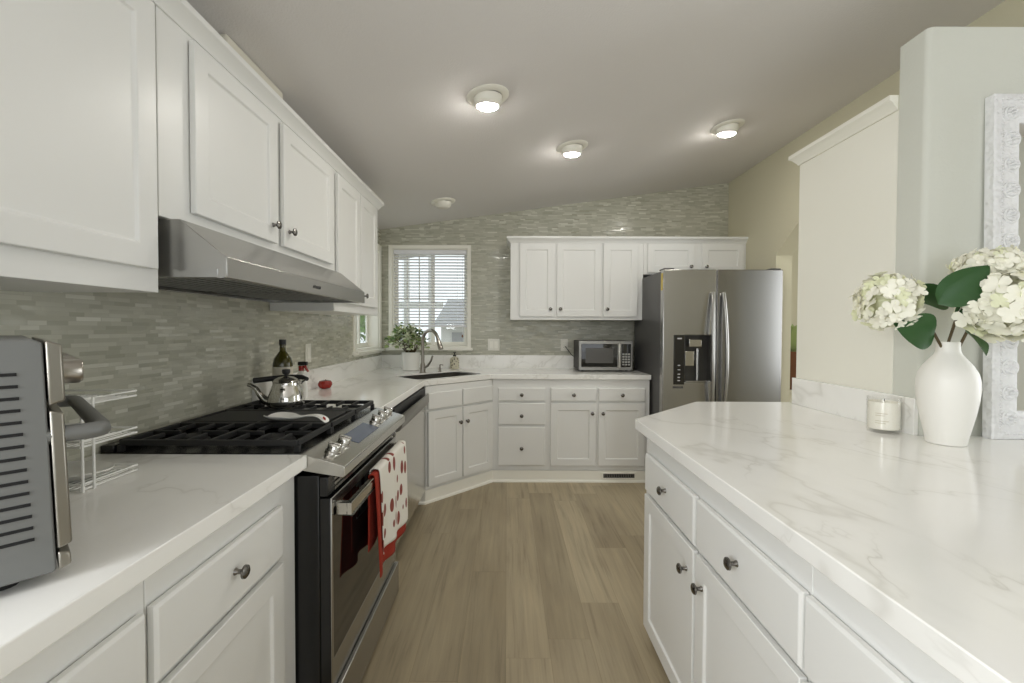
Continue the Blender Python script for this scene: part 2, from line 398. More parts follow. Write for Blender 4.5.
# stub wall at the right end of the counter run (rounded corner)
ws = MB()
rad = .02; arc = []
for k in range(7): a = math.pi + (math.pi / 2) * k / 6; arc.append((1.505 + rad + rad * math.cos(a), 1.597 + rad + rad * math.sin(a)))
poly = arc + [(XR - .001, 1.597), (XR - .001, 1.712), (1.505, 1.712)]
ws.prism(poly, 0, 2.385, fXY)
struct(ws, 'wall_partition', M_GREYW)
# rooms behind the camera and to the right
rw = MB().slab([(-1.5, 0), (4.6, 0), (4.6, 3.05), (-1.5, 2.25)], [[(-.95, .25), (2.75, .25), (2.75, 2.42), (-.95, 2.42)]], -3.1, -2.98, fXZ)
struct(rw, 'wall_rear', M_GREYW)
rr_ = MB().slab([(-3.1, 0), (6.0, 0), (6.0, 3.06), (-3.1, 3.06)], [[(.52, .55), (1.8, .55), (1.8, 2.45), (.52, 2.45)], [(2.85, .65), (4.35, .65), (4.35, 2.35), (2.85, 2.35)]], 4.45, 4.57, fYZ)
struct(rr_, 'wall_dining', M_GREYW)
sb = MB().slab([(XR + .13, 0), (4.45, 0), (4.45, 3.0), (XR + .13, 2.7)], [], 5.6, 5.7, fXZ)
struct(sb, 'wall_side_room', M_OLIVE)

# ------------------------------------------------------------------ window units
def window(name, a0, a1, z0, z1, fn, t_in, t_out, cas, split):
    """fn(u,v,t) maps to world; t_in is the wall face, t_out further outside"""
    root = bpy.data.objects.new(name, None); COL.objects.link(root); root['kind'] = 'structure'
    sgn = 1 if t_out > t_in else -1
    fr = MB()                                   # casing round the opening and reveal
    fr.slab([(a0 - cas, z0 - cas * .9), (a1 + cas, z0 - cas * .9), (a1 + cas, z1 + cas), (a0 - cas, z1 + cas)], [[(a0 + .004, z0 + .004), (a1 - .004, z0 + .004), (a1 - .004, z1 - .004), (a0 + .004, z1 - .004)]], t_in - sgn * .016, t_in + sgn * .002, fn)
    fr.build('window_casing', M_TRIMW, root, bevel=.004)
    rv = MB(); rv.slab([(a0, z0), (a1, z0), (a1, z1), (a0, z1)], [[(a0 + .012, z0 + .012), (a1 - .012, z0 + .012), (a1 - .012, z1 - .012), (a0 + .012, z1 - .012)]], t_in + sgn * .002, t_out - sgn * .002, fn)
    rv.build('window_frame', M_TRIMW, root)
    t1 = t_in + sgn * .075
    for (s0, s1, dt) in ((a0 + .012, split + .02, 0), (split - .02, a1 - .012, .02)):
        t = t1 + sgn * dt
        sa = MB().slab([(s0, z0 + .012), (s1, z0 + .012), (s1, z1 - .012), (s0, z1 - .012)], [[(s0 + .034, z0 + .05), (s1 - .034, z0 + .05), (s1 - .034, z1 - .05), (s0 + .034, z1 - .05)]], t, t + sgn * .018, fn).build('window_sash', M_TRIMW, root, bevel=.003)
        MB().prism([(s0 + .03, z0 + .045), (s1 - .03, z0 + .045), (s1 - .03, z1 - .045), (s0 + .03, z1 - .045)], t + sgn * .007, t + sgn * .011, fn).build('pane', M_PANE, sa)
    si = MB(); s_ = [(a0 - cas - .02, z0 - .03), (a1 + cas + .02, z0 - .03), (a1 + cas + .02, z0 - .006), (a0 - cas - .02, z0 - .006)]
    si.prism(s_, t_in - sgn * .05, t_in + sgn * .07, fn).build('window_sill', M_TRIMW, root, bevel=.004)
    return root
window('window_1', BW[0], BW[1], BW[2], BW[3], fXZ, YB, YB + .12, .03, -.745)
# muntins of the left sash belong to window 1
w1 = bpy.data.objects['window_1']
mt = MB()
for x in (-1.0, -.88): mt.box(x - .006, x + .006, YB + .079, YB + .087, 1.17, 2.04)
for z in (1.60,): mt.box(-1.09, -.76, YB + .079, YB + .087, z - .006, z + .006)
mt.build('muntin', M_TRIMW, w1)
window('window_2', 3.60, 4.26, 1.115, 2.05, fYZ, XL, XL - .12, .055, 3.93)

# blind in the back window
bl = thing('window_blind', 'white horizontal slat blind lowered over the window behind the sink', 'blind', (-.76, YB + .03, BW[2]))
hx0, hx1 = BW[0] + .016, BW[1] - .016
rbox(hx0, hx1, YB + .005, YB + .045, 2.035, 2.075).build('headrail', M_BLIND, bl, bevel=.003, world=True)
sl = MB(); z = 1.352
while z < 2.03:
    M_ = Matrix.Translation((0, YB + .025, z)) @ Matrix.Rotation(R(-17), 4, 'X')
    sl.box(hx0, hx1, -.0135, .0135, -.0006, .0006, M_); z += .0300
sl.build('slats', M_BLIND, bl, world=True)
rbox(hx0, hx1, YB + .012, YB + .038, 1.316, 1.338).build('bottom_rail', M_BLIND, bl, bevel=.003, world=True)
cd = MB()
for x in (-1.03, -.76, -.49): cd.box(x - .001, x + .001, YB + .0105, YB + .0118, 1.33, 2.04)
cd.tube([(-.44, YB + .004, 2.03), (-.44, YB + .002, 1.6), (-.44, YB + .002, 1.24)], .0015, 6)
cd.build('cord', M_BLIND, bl, world=True)
MB().lathe([(.001, 0), (.008, .002), (.006, .026), (.001, .028)], Matrix.Translation((-.44, YB + .002, 1.215)), 10).build('cord_tassel', M_BROWN, bl, world=True)

# ------------------------------------------------------------------ outside
g = struct(MB().box(-9, 14, 6.2, 26, -.62, -.6), 'ground_outside', M_GROUND)
struct(MB().box(-9, -1.75, -4, 6.2, -.62, -.6), 'ground_side_yard', M_GROUND)
hs = thing('neighbour_house', 'pale house with a grey pitched roof seen through the window behind the sink', 'house', (.8, 12, -.6))
rbox(-1.80, 3.5, 12, 17, -.6, 1.42).build('house_wall', M_HOUSE, hs, world=True)
MB().prism([(11.6, 1.40), (17.4, 1.40), (14.5, 2.25)], -1.95, 3.7, fYZ).build('roof', M_ROOF, hs, world=True)
rbox(-1.5, -1.2, 11.97, 12.0, .75, 1.2).build('house_window', M_ROOF, hs, world=True)
pg = thing('patio_frame', 'white post and rail patio frame outside the left window sash', 'pergola', (-1.7, 9, -.6))
pm = MB()
for x in (-2.4, -2.05, -1.55): pm.box(x - .05, x + .05, 8.95, 9.05, -.6, 3.4)
pm.build('posts', M_HOUSE, pg, world=True)
rbox(-2.6, -1.3, 8.93, 8.99, 1.72, 1.84).build('rail', M_HOUSE, pg, world=True)
def leaf_ball(mb, c, rx, ry, rz, n, s):
    for _ in range(n):
        th = random.uniform(0, 2 * math.pi); ph = math.acos(random.uniform(-1, 1)); q = random.uniform(.55, 1)
        p = Vector((c[0] + rx * q * math.sin(ph) * math.cos(th), c[1] + ry * q * math.sin(ph) * math.sin(th), c[2] + rz * q * math.cos(ph)))
        leaf(mb, p, Vector((random.uniform(-1, 1), random.uniform(-1, 1), random.uniform(-.6, 1))), s * random.uniform(.7, 1.3), .55)
def leaf(mb, p, d, L, wr=.5, cup=.15, roll=None):
    d = d.normalized(); up = Vector((0, 0, 1)) if abs(d.z) < .9 else Vector((1, 0, 0))
    side = d.cross(up).normalized(); nrm = side.cross(d)
    a = random.uniform(-.8, .8) if roll is None else roll
    side, nrm = side * math.cos(a) + nrm * math.sin(a), nrm * math.cos(a) - side * math.sin(a)
    w = L * wr / 2; P = lambda t, o, h: tuple(p + d * (t * L) + side * (o * w) + nrm * (h * L))
    V = [P(0, 0, 0), P(.22, -.75, cup * .5), P(.22, 0, -.02), P(.22, .75, cup * .5), P(.5, -1, cup * .55), P(.5, 0, -.03), P(.5, 1, cup * .55), P(.8, -.6, cup * .2), P(.8, 0, -.06), P(.8, .6, cup * .2), P(1, 0, -.12)]
    mb.add(V, [(0, 2, 1), (0, 3, 2), (1, 2, 5, 4), (2, 3, 6, 5), (4, 5, 8, 7), (5, 6, 9, 8), (7, 8, 10), (8, 9, 10)])
bu = thing('shrub', 'bright green shrub growing outside the small window on the left wall', 'shrub', (-2.75, 8.0, -.6))
m_ = MB(); leaf_ball(m_, (-2.75, 8.0, .85), .6, .8, 1.1, 900, .17); m_.build('foliage', M_BUSH, bu, world=True)
MB().tube([(-2.75, 8.0, -.6), (-2.72, 8.02, .2), (-2.75, 8.0, .8)], [.05, .04, .02], 8).build('stem', M_STEM, bu, world=True)

# ------------------------------------------------------------------ cabinet kit
def knob(parent, x, z, y=-.02, name='knob', m=M_PEWTER, r=.0155):
    M_ = Matrix.Translation((x, y, z)) @ Matrix.Rotation(R(90), 4, 'X')
    k = r / .0155
    return MB().lathe([(.0085 * k, 0), (.0075 * k, .003), (.0055 * k, .006), (.0055 * k, .014 * k), (.011 * k, .018 * k), (r, .021 * k), (r * .97, .0255 * k), (r * .7, .0285 * k), (.001, .030 * k)], M_, 20).build(name, m, parent)
def shaker(parent, x0, x1, z0, z1, fr=.057, t=.02, rec=.008, name='door', m=M_WHITE, bev=.0022):
    mb = MB()
    fr_ = min(fr, (x1 - x0) * .3, (z1 - z0) * .3)
    a, b, c, d = x0 + fr_, x1 - fr_, z0 + fr_, z1 - fr_
    # frame front ring, step, recessed panel
    O = [(x0, z0), (x1, z0), (x1, z1), (x0, z1)]; I = [(a, c), (b, c), (b, d), (a, d)]; J = [(a + .006, c + .006), (b - .006, c + .006), (b - .006, d - .006), (a + .006, d - .006)]
    V = [(u, -t, w) for u, w in O] + [(u, -t, w) for u, w in I] + [(u, -t + rec, w) for u, w in J] + [(u, -.003, w) for u, w in O]
    Fc = []
    for i in range(4):
        j = (i + 1) % 4
        Fc += [(i, j, j + 4, i + 4), (i + 4, j + 4, j + 8, i + 8), (j, i, i + 12, j + 12)]
    Fc += [(8, 9, 10, 11), (15, 14, 13, 12)]
    mb.add(V, Fc)
    return mb.build(name, m, parent, bevel=bev, angle=25)
def slabfront(parent, x0, x1, z0, z1, t=.02, name='drawer', m=M_WHITE):
    mb = MB(); e = .006
    V = []
    for (i, y) in ((0, -.003), (0, -t + .005), (e, -t)):
        V += [(x0 + i, y, z0 + i), (x1 - i, y, z0 + i), (x1 - i, y, z1 - i), (x0 + i, y, z1 - i)]
    Fc = [(0, 3, 2, 1), (8, 9, 10, 11)]
    for k in (0, 4):
        for i in range(4): j = (i + 1) % 4; Fc.append((k + i, k + j, k + j + 4, k + i + 4))
    mb.add(V, Fc)
    return mb.build(name, m, parent, bevel=.0012, angle=20)
def fronts(root, items):
    for it in items:
        k, x0, x1, z0, z1 = it[:5]; kn = it[5] if len(it) > 5 else None
        o = shaker(root, x0, x1, z0, z1) if k == 'door' else slabfront(root, x0, x1, z0, z1)
        if kn: knob(o, kn[0], kn[1])
def base_cabinet(label, loc, rz, w, depth, items, ztop=.872, toe=.10, toe_in=.055, group=None):
    root = thing('base_cabinet', label, 'cabinet', loc, rz, group)
    c = MB().box(0, w, 0, depth, toe, ztop)
    c.box(.001, w - .001, toe_in, depth, 0, toe)
    c.build('carcass', M_WHITE, root, bevel=.0015)
    fronts(root, items)
    return root
def wall_cabinet(label, loc, rz, w, depth, z0, z1, items, group=None):
    root = thing('wall_cabinet', label, 'cabinet', loc, rz, group)
    MB().box(0, w, 0, depth, z0, z1).build('carcass', M_WHITE, root, bevel=.0015)
    fronts(root, items)
    return root
RZL, RZI = R(90), R(-90)

# ---- left run, base cabinets (face x=-.645, local x = world y)
LX = -.645
base_cabinet('white base cabinet with one drawer and door between counter end and range', (LX, .775, 0), RZL, .552, .595,
    [('drawer', .0, .450, .659, .802, (.228, .738)), ('door', .0, .450, .13, .642, (.05, .575))])
base_cabinet('white base cabinet at the lower left below the toaster oven', (LX, .20, 0), RZL, .573, .595,
    [('drawer', .11, .556, .659, .802, (.33, .738)), ('door', .11, .556, .13, .642, (.5, .575))])
base_cabinet('narrow white base cabinet between the range and the dishwasher', (LX + .03, 2.126, 0), RZL, .198, .61,
    [('drawer', .008, .19, .69, .83, (.1, .76)), ('door', .008, .19, .13, .67, (.03, .6))])
# ---- corner sink base (diagonal)
FL, FR = Vector((-.60, 3.245)), Vector((-.12, 3.725))
dl = (FR - FL).length
sk = thing('sink_base_cabinet', 'diagonal white corner base cabinet under the sink with two doors', 'cabinet', (FL.x, FL.y, 0), R(45))
c = MB()
c.prism([(-.60, 3.245), (-.12, 3.725), (-.12, 4.33), (-1.235, 4.33), (-1.235, 3.245)], 0, .60, fXY)
c.build('carcass', M_WHITE, sk, world=True)
rbox(0, dl, .001, .02, .60, .872).build('face_frame', M_WHITE, sk)
fronts(sk, [('drawer', .012, .335, .697, .824), ('drawer', .345, .667, .697, .824),
            ('door', .012, .335, .125, .682, (.305, .568)), ('door', .345, .667, .125, .682, (.375, .568))])
# ---- back run
BY = 3.725
base_cabinet('white three drawer base cabinet right of the corner sink cabinet', (-.118, BY, 0), 0, .490, .605,
    [('drawer', .045, .444, .690, .803, (.244, .746)), ('drawer', .045, .444, .490, .674, (.244, .568)), ('drawer', .045, .444, .142, .472, (.244, .292))], toe=.10, toe_in=.012)
base_cabinet('white base cabinet with two drawers over two doors below the microwave', (.372, BY, 0), 0, .840, .605,
    [('drawer', .0, .385, .690, .803, (.192, .746)), ('drawer', .405, .80, .690, .803, (.602, .746)),
     ('door', .0, .385, .142, .672, (.35, .59)), ('door', .405, .80, .142, .672, (.44, .59))], toe=.10, toe_in=.012)
# white base board with shoe strip in front of the toe kicks
bt = MB().sweep([(0, .0), (.016, .0), (.014, .012), (.004, .02), (.004, .098), (0, .098)], [(-1.0, 3.238), (-.603, 3.238), (-.1225, 3.7195), (1.21, 3.7195)])
struct(bt, 'baseboard_back', M_TRIMW)
fv = thing('floor_vent', 'grey slotted vent grille in the white toe kick under the base cabinets', 'vent', (.955, 3.715, .03))
fvm = MB().slab([(.81, .030), (1.10, .030), (1.10, .082), (.81, .082)], [[(.822, .038), (1.088, .038), (1.088, .074), (.822, .074)]], 3.707, 3.7153, fXZ); fvm.build('grille_frame', M_TRIMW, fv, world=True)
lv = MB()
for i in range(18): x = .828 + i * .0148; lv.box(x, x + .006, 3.709, 3.714, .038, .074)
lv.build('slats', M_FLOORTRIM, fv, world=True)
rbox(.822, 1.088, 3.714, 3.7155, .038, .074).build('backing', M_DARK, fv, world=True)

# ---- island / right run: local x = -world y (origin at far end)
IX = .59
isl = thing('base_cabinet', 'white island base cabinet at its far end, two drawers above a pair of doors', 'cabinet', (IX, 1.84, 0), RZI)
c = MB(); c.prism([(.59, .836), (.59, 1.84), (1.02, 2.27), (1.485, 2.27), (1.485, .836)], .06, .872, fXY)
c.prism([(.645, .837), (.645, 1.83), (1.05, 2.235), (1.484, 2.235), (1.484, .837)], 0, .06, fXY)
c.build('carcass', M_WHITE, isl, world=True, bevel=.0015)
fronts(isl, [('drawer', .038, .512, .640, .792, (.275, .722)), ('drawer', .528, 1.0, .640, .792, (.765, .722)),
             ('door', .038, .512, .075, .624, (.465, .545)), ('door', .528, 1.0, .075, .624, (.575, .545))])
isl2 = thing('base_cabinet', 'white island base cabinet nearest the viewer at the lower right', 'cabinet', (IX, .8355, 0), RZI)
c = MB(); c.box(.59, 1.485,   .20, .8355, .06, .872); c.box(.645, 1.484, .201, .833, 0, .06)
c.build('carcass', M_WHITE, isl2, world=True, bevel=.0015)
fronts(isl2, [('drawer', .003, .475, .640, .792, (.24, .722)), ('door', .003, .475, .075, .624, (.05, .545))])

# ---- countertops
def counter(name, label, poly, holes, splash=None):
    root = thing(name, label, 'countertop', (poly[0][0], poly[0][1], .876))
    MB().slab(poly, holes, .876, ZC, fXY).build('slab', M_QUARTZ, root, world=True, bevel=.0025)
    return root
counter('countertop', 'white veined counter carrying the toaster oven on the left', [(-1.241, .18), (-.606, .18), (-.606, 1.328), (-1.241, 1.328)], [])
sc_, ux, un = Vector((-.563, 3.66)), Vector((.7071, .7071)), Vector((-.7071, .7071))
def sq(a, b): p = sc_ + ux * a + un * b; return (p.x, p.y)
def rrect(hw, hh, r, n=5):
    out = []
    for cx, cy, a0 in ((hw - r, hh - r, 0), (-hw + r, hh - r, 90), (-hw + r, -hh + r, 180), (hw - r, -hh + r, 270)):
        for k in range(n): a = R(a0 + 90 * k / (n - 1)); out.append((cx + r * math.cos(a), cy + r * math.sin(a)))
    return out
hole = [sq(a, b) for a, b in rrect(.33, .185, .05)]
ct = counter('countertop', 'L shaped white counter with the corner sink and the microwave', [(-1.241, 2.128), (-.610, 2.128), (-.610, 3.238), (-.136, 3.70), (1.218, 3.70), (1.218, 4.338), (-1.241, 4.338)], [hole])
sp_ = MB(); sp_.box(-1.243, -1.225, 2.14, 4.32, ZC, 1.042); sp_.box(-1.243, 1.218, 4.320, 4.338, ZC, 1.042)
struct(sp_, 'trim_3', M_QUARTZ)
ci = counter('countertop', 'large white veined island counter carrying the flower vase', [(.549, .18), (.549, 1.872), (1.005, 2.335), (1.492, 2.335), (1.503, 2.335), (1.503, 1.594), (2.16, 1.594), (2.16, .18)], [])
sp_ = MB().box(1.487, 1.504, 1.60, 2.29, ZC, 1.052)
struct(sp_, 'trim_4', M_QUARTZ, .002)

# ---- sink, faucet
sn = thing('sink', 'dark undermount sink set diagonally in the corner counter', 'sink', (sc_.x, sc_.y, .70), R(45))
sm = MB(); top = rrect(.326, .181, .05); bot = rrect(.31, .165, .05); n = len(top)
V = [(a, b, .207) for a, b in top] + [(a, b, .0) for a, b in bot]
sm.add(V, [(i, (i + 1) % n, (i + 1) % n + n, i + n) for i in range(n)] + [tuple(range(n, 2 * n))])
bw = sm.build('bowl', M_SINK, sn); so = bw.modifiers.new('solid', 'SOLIDIFY'); so.thickness = .002; so.offset = 1
MB().lathe([(.045, .001), (.045, .004), (.03, .003), (.001, .002)], Matrix.Translation((0, .03, .0)), 20).build('drain', M_STEEL, sn)
fx, fy = -.735, 3.838
fa = thing('faucet', 'brushed nickel gooseneck faucet behind the corner sink', 'faucet', (fx, fy, ZC))
MB().lathe([(.03, 0), (.03, .006), (.024, .012), (.021, .07), (.016, .085), (.0135, .10)], None, 20).build('base', M_NICKEL, fa)
dv = Vector((.80, -.60))
pts = [(0, 0, .09), (0, 0, .27)]
for k in range(1, 15):
    a = math.pi - math.pi * .90 * k / 14; pts.append((dv.x * (.095 + .095 * math.cos(a)), dv.y * (.095 + .095 * math.cos(a)), .272 + .098 * math.sin(a)))
MB().tube(pts, .0145, 12).build('spout', M_NICKEL, fa)
e = Vector(pts[-1]); d_ = (e - Vector(pts[-2])).normalized()
MB().tube([e, e + d_ * .02, e + d_ * .085, e + d_ * .10], [.0155, .018, .022, .02], 14).build('spray_head', M_NICKEL, fa)
MB().tube([(.018, -.01, .045), (.045, -.015, .06), (.075, -.02, .105), (.09, -.022, .15)], [.011, .010, .009, .008], 10).build('handle', M_NICKEL, fa)
sp = thing('soap_pump', 'small steel soap pump fixed in the counter behind the sink', 'soap dispenser', (-.598, 3.925, ZC))
MB().lathe([(.018, 0), (.018, .006), (.012, .01), (.011, .035), (.006, .04), (.006, .06)], None, 16).build('base', M_NICKEL, sp)
MB().tube([(0, 0, .058), (.012, -.014, .066), (.03, -.034, .062)], .006, 8).build('spout', M_NICKEL, sp)
sb_ = thing('soap_bottle', 'small patterned soap bottle below the window right of the faucet', 'bottle', (-.50, 4.20, ZC))
bt_ = MB().lathe([(.034, 0), (.043, .004), (.044, .02), (.044, .085), (.038, .105), (.016, .115), (.015, .125)], None, 20).build('body', M_SOAP, sb_)
nt = M_SOAP.node_tree; vv = N(nt, 'ShaderNodeTexVoronoi'); vv.inputs['Scale'].default_value = 48; tcv = N(nt, 'ShaderNodeTexCoord'); nt.links.new(tcv.outputs['Object'], vv.inputs['Vector'])
rv = ramp(nt, [(.2, srgb(70, 70, 58)), (.45, srgb(204, 198, 176))]); nt.links.new(vv.outputs['Distance'], rv.inputs[0]); nt.links.new(rv.outputs[0], nt.nodes['Principled BSDF'].inputs['Base Color'])
MB().lathe([(.016, .122), (.016, .134), (.006, .136), (.006, .152), (.014, .153), (.014, .16), (.001, .161)], None, 14).build('pump', M_BLACKM, sb_)
# plant by the sink
pl = thing('potted_plant', 'pale leafy plant in a white pot beside the faucet', 'plant', (-.885, 4.05, ZC))
MB().lathe([(.066, 0), (.078, .004), (.084, .165), (.078, .168), (.076, .15), (.001, .148)], None, 32).build('pot', M_CERAM, pl)
f1, f2, f3 = MB(), MB(), MB(); stm = MB()
for k in range(64):
    a = random.uniform(0, 2 * math.pi); q = random.uniform(.1, 1); rr = q * .175; h = .27 + .15 * (1 - q * q) * random.uniform(.5, 1.1)
    tip = Vector((rr * math.cos(a) * .98 - .03, rr * math.sin(a) * .8, h - .02))
    stm.tube([(.03 * math.cos(a), .03 * math.sin(a), .15), (tip.x * .6, tip.y * .6, .15 + (h - .15) * .6), tip], .002, 5)
    for j in range(9):
        p = tip + Vector((random.uniform(-.03, .03), random.uniform(-.03, .03), random.uniform(-.06, .03)))
        leaf(random.choice((f1, f2, f2, f1, f3, f2)), p, Vector((math.cos(a) + random.uniform(-1, 1), math.sin(a) + random.uniform(-1, 1), random.uniform(-.4, .9))), random.uniform(.03, .055), .7)
f1.build('foliage', M_LEAFL, pl); f2.build('pale_foliage', M_LEAFW, pl); f3.build('dark_foliage', mat('mid_green_leaf', srgb(96, 126, 74), .5), pl); stm.build('stems', M_STEM, pl)

# ------------------------------------------------------------------ wall cabinets
UX = -.905
ud = .335
CZ = 2.135
wall_cabinet('large white wall cabinet at the upper left above the toaster oven', (UX, .25, 0), RZL, .895, ud, 1.391, CZ,
    [('door', .03, .872, 1.448, 2.112)])
wall_cabinet('white wall cabinet with two doors above the range hood', (UX, 1.150, 0), RZL, 1.148, ud, 1.592, CZ,
    [('door', .110, .560, 1.626, 2.112, (.522, 1.69)), ('door', .606, 1.106, 1.626, 2.112, (.646, 1.69))])
wall_cabinet('tall white wall cabinet beyond the range hood beside the small window', (UX, 2.300, 0), RZL, .785, ud, 1.391, CZ,
    [('door', .018, .365, 1.44, 2.112, (.325, 1.50)), ('door', .380, .715, 1.44, 2.112, (.42, 1.50))])
CROWN = [(0, 2.128), (.006, 2.128), (.009, 2.136), (.014, 2.142), (.025, 2.158), (.031, 2.162), (.036, 2.166), (.036, 2.184), (0, 2.184)]
cr = MB().sweep(CROWN, [(UX, .25), (UX, 3.086), (-1.241, 3.086)])
cr.box(-1.241, UX, .25, 3.086, CZ, CZ + .02)
struct(cr, 'trim_1', M_WHITE)
# back wall cabinets
UBY = 4.01
wall_cabinet('white wall cabinet with three doors above the microwave', (.030, UBY, 0), 0, 1.205, .325, 1.385, 2.10,
    [('door', .085, .395, 1.415, 2.075, (.362, 1.482)), ('door', .420, .823, 1.415, 2.075, (.452, 1.482)), ('door', .842, 1.152, 1.415, 2.075, (.875, 1.482))])
wall_cabinet('short white wall cabinet with two doors above the fridge', (1.237, UBY, 0), 0, .95, .325, 1.80, 2.10,
    [('door', .035, .455, 1.815, 2.075, (.42, 1.868)), ('door', .525, .905, 1.815, 2.075, (.56, 1.868))])
CR2 = [(o, z - .048) for o, z in CROWN]
cr = MB().sweep([(o, z) for o, z in CR2], [(.030, 4.338), (.030, UBY), (2.185, UBY)])
cr.box(.03, 2.185, UBY, 4.335, 2.10, 2.12)
struct(cr, 'trim_2', M_WHITE)
# vent duct chase on top of the left wall cabinets
ch = MB().prism([(XL + .002, CZ + .022), (-.955, CZ + .022), (-.955, 2.305), (XL + .002, 2.268)], 1.515, 1.90, fXZ)
tag(ch.build('duct_cover', mat('beige_duct_paint', srgb(214, 210, 196), .6), bevel=.012, seg=3), 'beige boxed duct cover on top of the cabinets above the hood', 'duct cover')

# ---- tall pantry on the right
pt = thing('pantry_cabinet', 'tall warm white cabinet side panel with crown above the island counter', 'cabinet', (1.51, 1.695, 0))
rbox(1.507, 2.160, 1.716, 2.29, 0, 2.15).build('carcass', M_PANEL, pt, world=True, bevel=.003)
CR3 = [(o, z + .022) for o, z in CROWN]
MB().sweep([(o, z) for o, z in CR3], [(1.507, 1.716), (1.507, 2.29), (2.160, 2.29)][::-1]).build('crown', M_PANEL, pt, world=True)

# ------------------------------------------------------------------ range hood
hd = thing('range_hood', 'stainless steel under cabinet range hood over the gas range', 'range hood', (UX, 1.165, 1.44))
hp = [(-1.24, 1.597), (UX + .012, 1.597), (-.742, 1.497), (-.742, 1.442), (-1.24, 1.442)]
body = MB().prism([(-1.24, 1.588), (-.866, 1.588), (-.742, 1.488), (-.742, 1.433), (-.765, 1.433), (-.765, 1.455), (-1.22, 1.455), (-1.22, 1.433), (-1.24, 1.433)], 1.168, 2.296, lambda u, v, t: (u, t, v))
body.box(-1.22, -.765, 1.168, 1.18, 1.433, 1.458); body.box(-1.22, -.765, 2.285, 2.296, 1.433, 1.458)
body.build('canopy', M_STEEL, hd, world=True, bevel=.002)
for y0, y1 in ((1.20, 1.72), (1.75, 2.27)):
    fm = MB().box(-1.18, -.80, y0, y1, 1.446, 1.454)
    for i in range(9): fm.box(-1.17 + i * .041, -1.15 + i * .041, y0 + .01, y1 - .01, 1.442, 1.447)
    fm.build('filter', M_GREYP, hd, world=True)
bt_ = MB()
for i in range(3): bt_.lathe([(.006, 0), (.006, .004), (.001, .005)], Matrix.Translation((-.742, 1.70 + i * .022, 1.460)) @ Matrix.Rotation(R(90), 4, 'Y'), 12)
bt_.build('buttons', M_FRIDGESIDE, hd, world=True)

# ------------------------------------------------------------------ gas range
RY0, RY1 = 1.334, 2.120
rg = thing('gas_range', 'stainless and black gas range with cast iron grates', 'stove', (-.9, 1.73, 0))
rbox(-1.235, -.655, RY0 + .002, RY1 - .002, .02, .86).build('body', M_BLACK, rg, world=True, bevel=.003)
ch = MB().box(-.655, -.575, RY0 + .004, RY1 - .004, .03, .848); ch.box(-.575, -.548, RY0 + .006, RY1 - .006, .782, .843)
ch.build('chassis_front', M_BLACK, rg, world=True, bevel=.003)
vt = MB()
for i in range(3): vt.box(-.549, -.544, RY0 + .05, RY1 - .05, .789 + i * .016, .797 + i * .016)
vt.build('vent_bars', M_STEEL, rg, world=True)
ck = MB().box(-1.24, -.625, RY0, RY1, .865, .918)
ck.box(-1.24, -1.20, RY0, RY1, .918, .94)
ck.build('cooktop', M_BLACK, rg, world=True, bevel=.003)
MB().prism([(-.626, .918), (-.497, .881), (-.493, .877), (-.493, .849), (-.497, .845), (-.626, .866)], RY0 - .004, RY1 + .004, lambda u, v, t: (u, t, v)).build('control_panel', M_STEELB, rg, world=True, bevel=.002)
SL = math.atan2(.037, .129)
def on_panel(x, y, h=0.): return Matrix.Translation((x, y, .918 - (x + .626) * math.tan(SL))) @ Matrix.Rotation(SL, 4, 'Y') @ Matrix.Translation((0, 0, h))
for y in (1.415, 1.505, 1.875, 1.965, 2.055):
    k = MB().lathe([(.025, 0), (.025, .005), (.021, .008), (.0205, .024), (.018, .027), (.001, .0275)], on_panel(-.562, y), 24)
    kn = k.build('knob', M_CHROME, rg, world=True)
    MB().box(-.021, .021, -.005, .005, .024, .033, on_panel(-.562, y)).build('knob_grip', M_CHROME, kn, world=False, bevel=.002).matrix_parent_inverse = Matrix()
for o in list(COL.objects):
    if o.name.startswith('knob_grip'):
        Mi = rg.matrix_basis.inverted(); o.data.transform(Mi)
MB().box(-.035, .035, 1.565 - 1.69, 1.815 - 1.69, .0002, .0016, on_panel(-.562, 1.69)).build('display', M_SCREEN, rg, world=True)
# burners and grates
def burner(x, y, r):
    b = MB().lathe([(r * 1.25, .918), (r * 1.2, .924), (r, .926), (r, .934), (r * .92, .938), (r * .3, .940), (.001, .940)], Matrix.Translation((x, y, 0)), 24)
    b.build('burner', M_IRON, rg, world=True)
for x, y, r in ((-1.06, 1.48, .04), (-.78, 1.48, .05), (-1.06, 1.97, .035), (-.78, 1.97, .045)): burner(x, y, r)
def grate(y0, y1, flat):
    m = MB(); h0, h1 = .938, .955; b = .0065
    xs0, xs1 = -1.19, -.645
    for y in (y0, y1): m.box(xs0, xs1, y - b, y + b, h0, h1)
    for x in (xs0, xs1, (xs0 + xs1) / 2): m.box(x - b, x + b, y0, y1, h0, h1)
    if not flat:
        ym = (y0 + y1) / 2
        for x in (-1.06, -.78):
            for dx in (-.07, 0, .07):
                m.box(x + dx - .005, x + dx + .005, y0, ym - .028, h0 + .003, h1); m.box(x + dx - .005, x + dx + .005, ym + .028, y1, h0 + .003, h1)
            m.box(x - .125, x - .035, ym - .005, ym + .005, h0 + .003, h1); m.box(x + .035, x + .125, ym - .005, ym + .005, h0 + .003, h1)
    for x in (xs0, xs1):
        for y in (y0, y1): m.box(x - .008, x + .008, y - .008, y + .008, .9175, h0)
    m.build('grate', M_IRON, rg, world=True, bevel=.002)
grate(1.350, 1.594, False); grate(1.608, 1.846, True); grate(1.860, 2.104, False)
rbox(-1.165, -.67, 1.625, 1.83, .944, .9555).build('griddle', M_IRON, rg, world=True, bevel=.003)
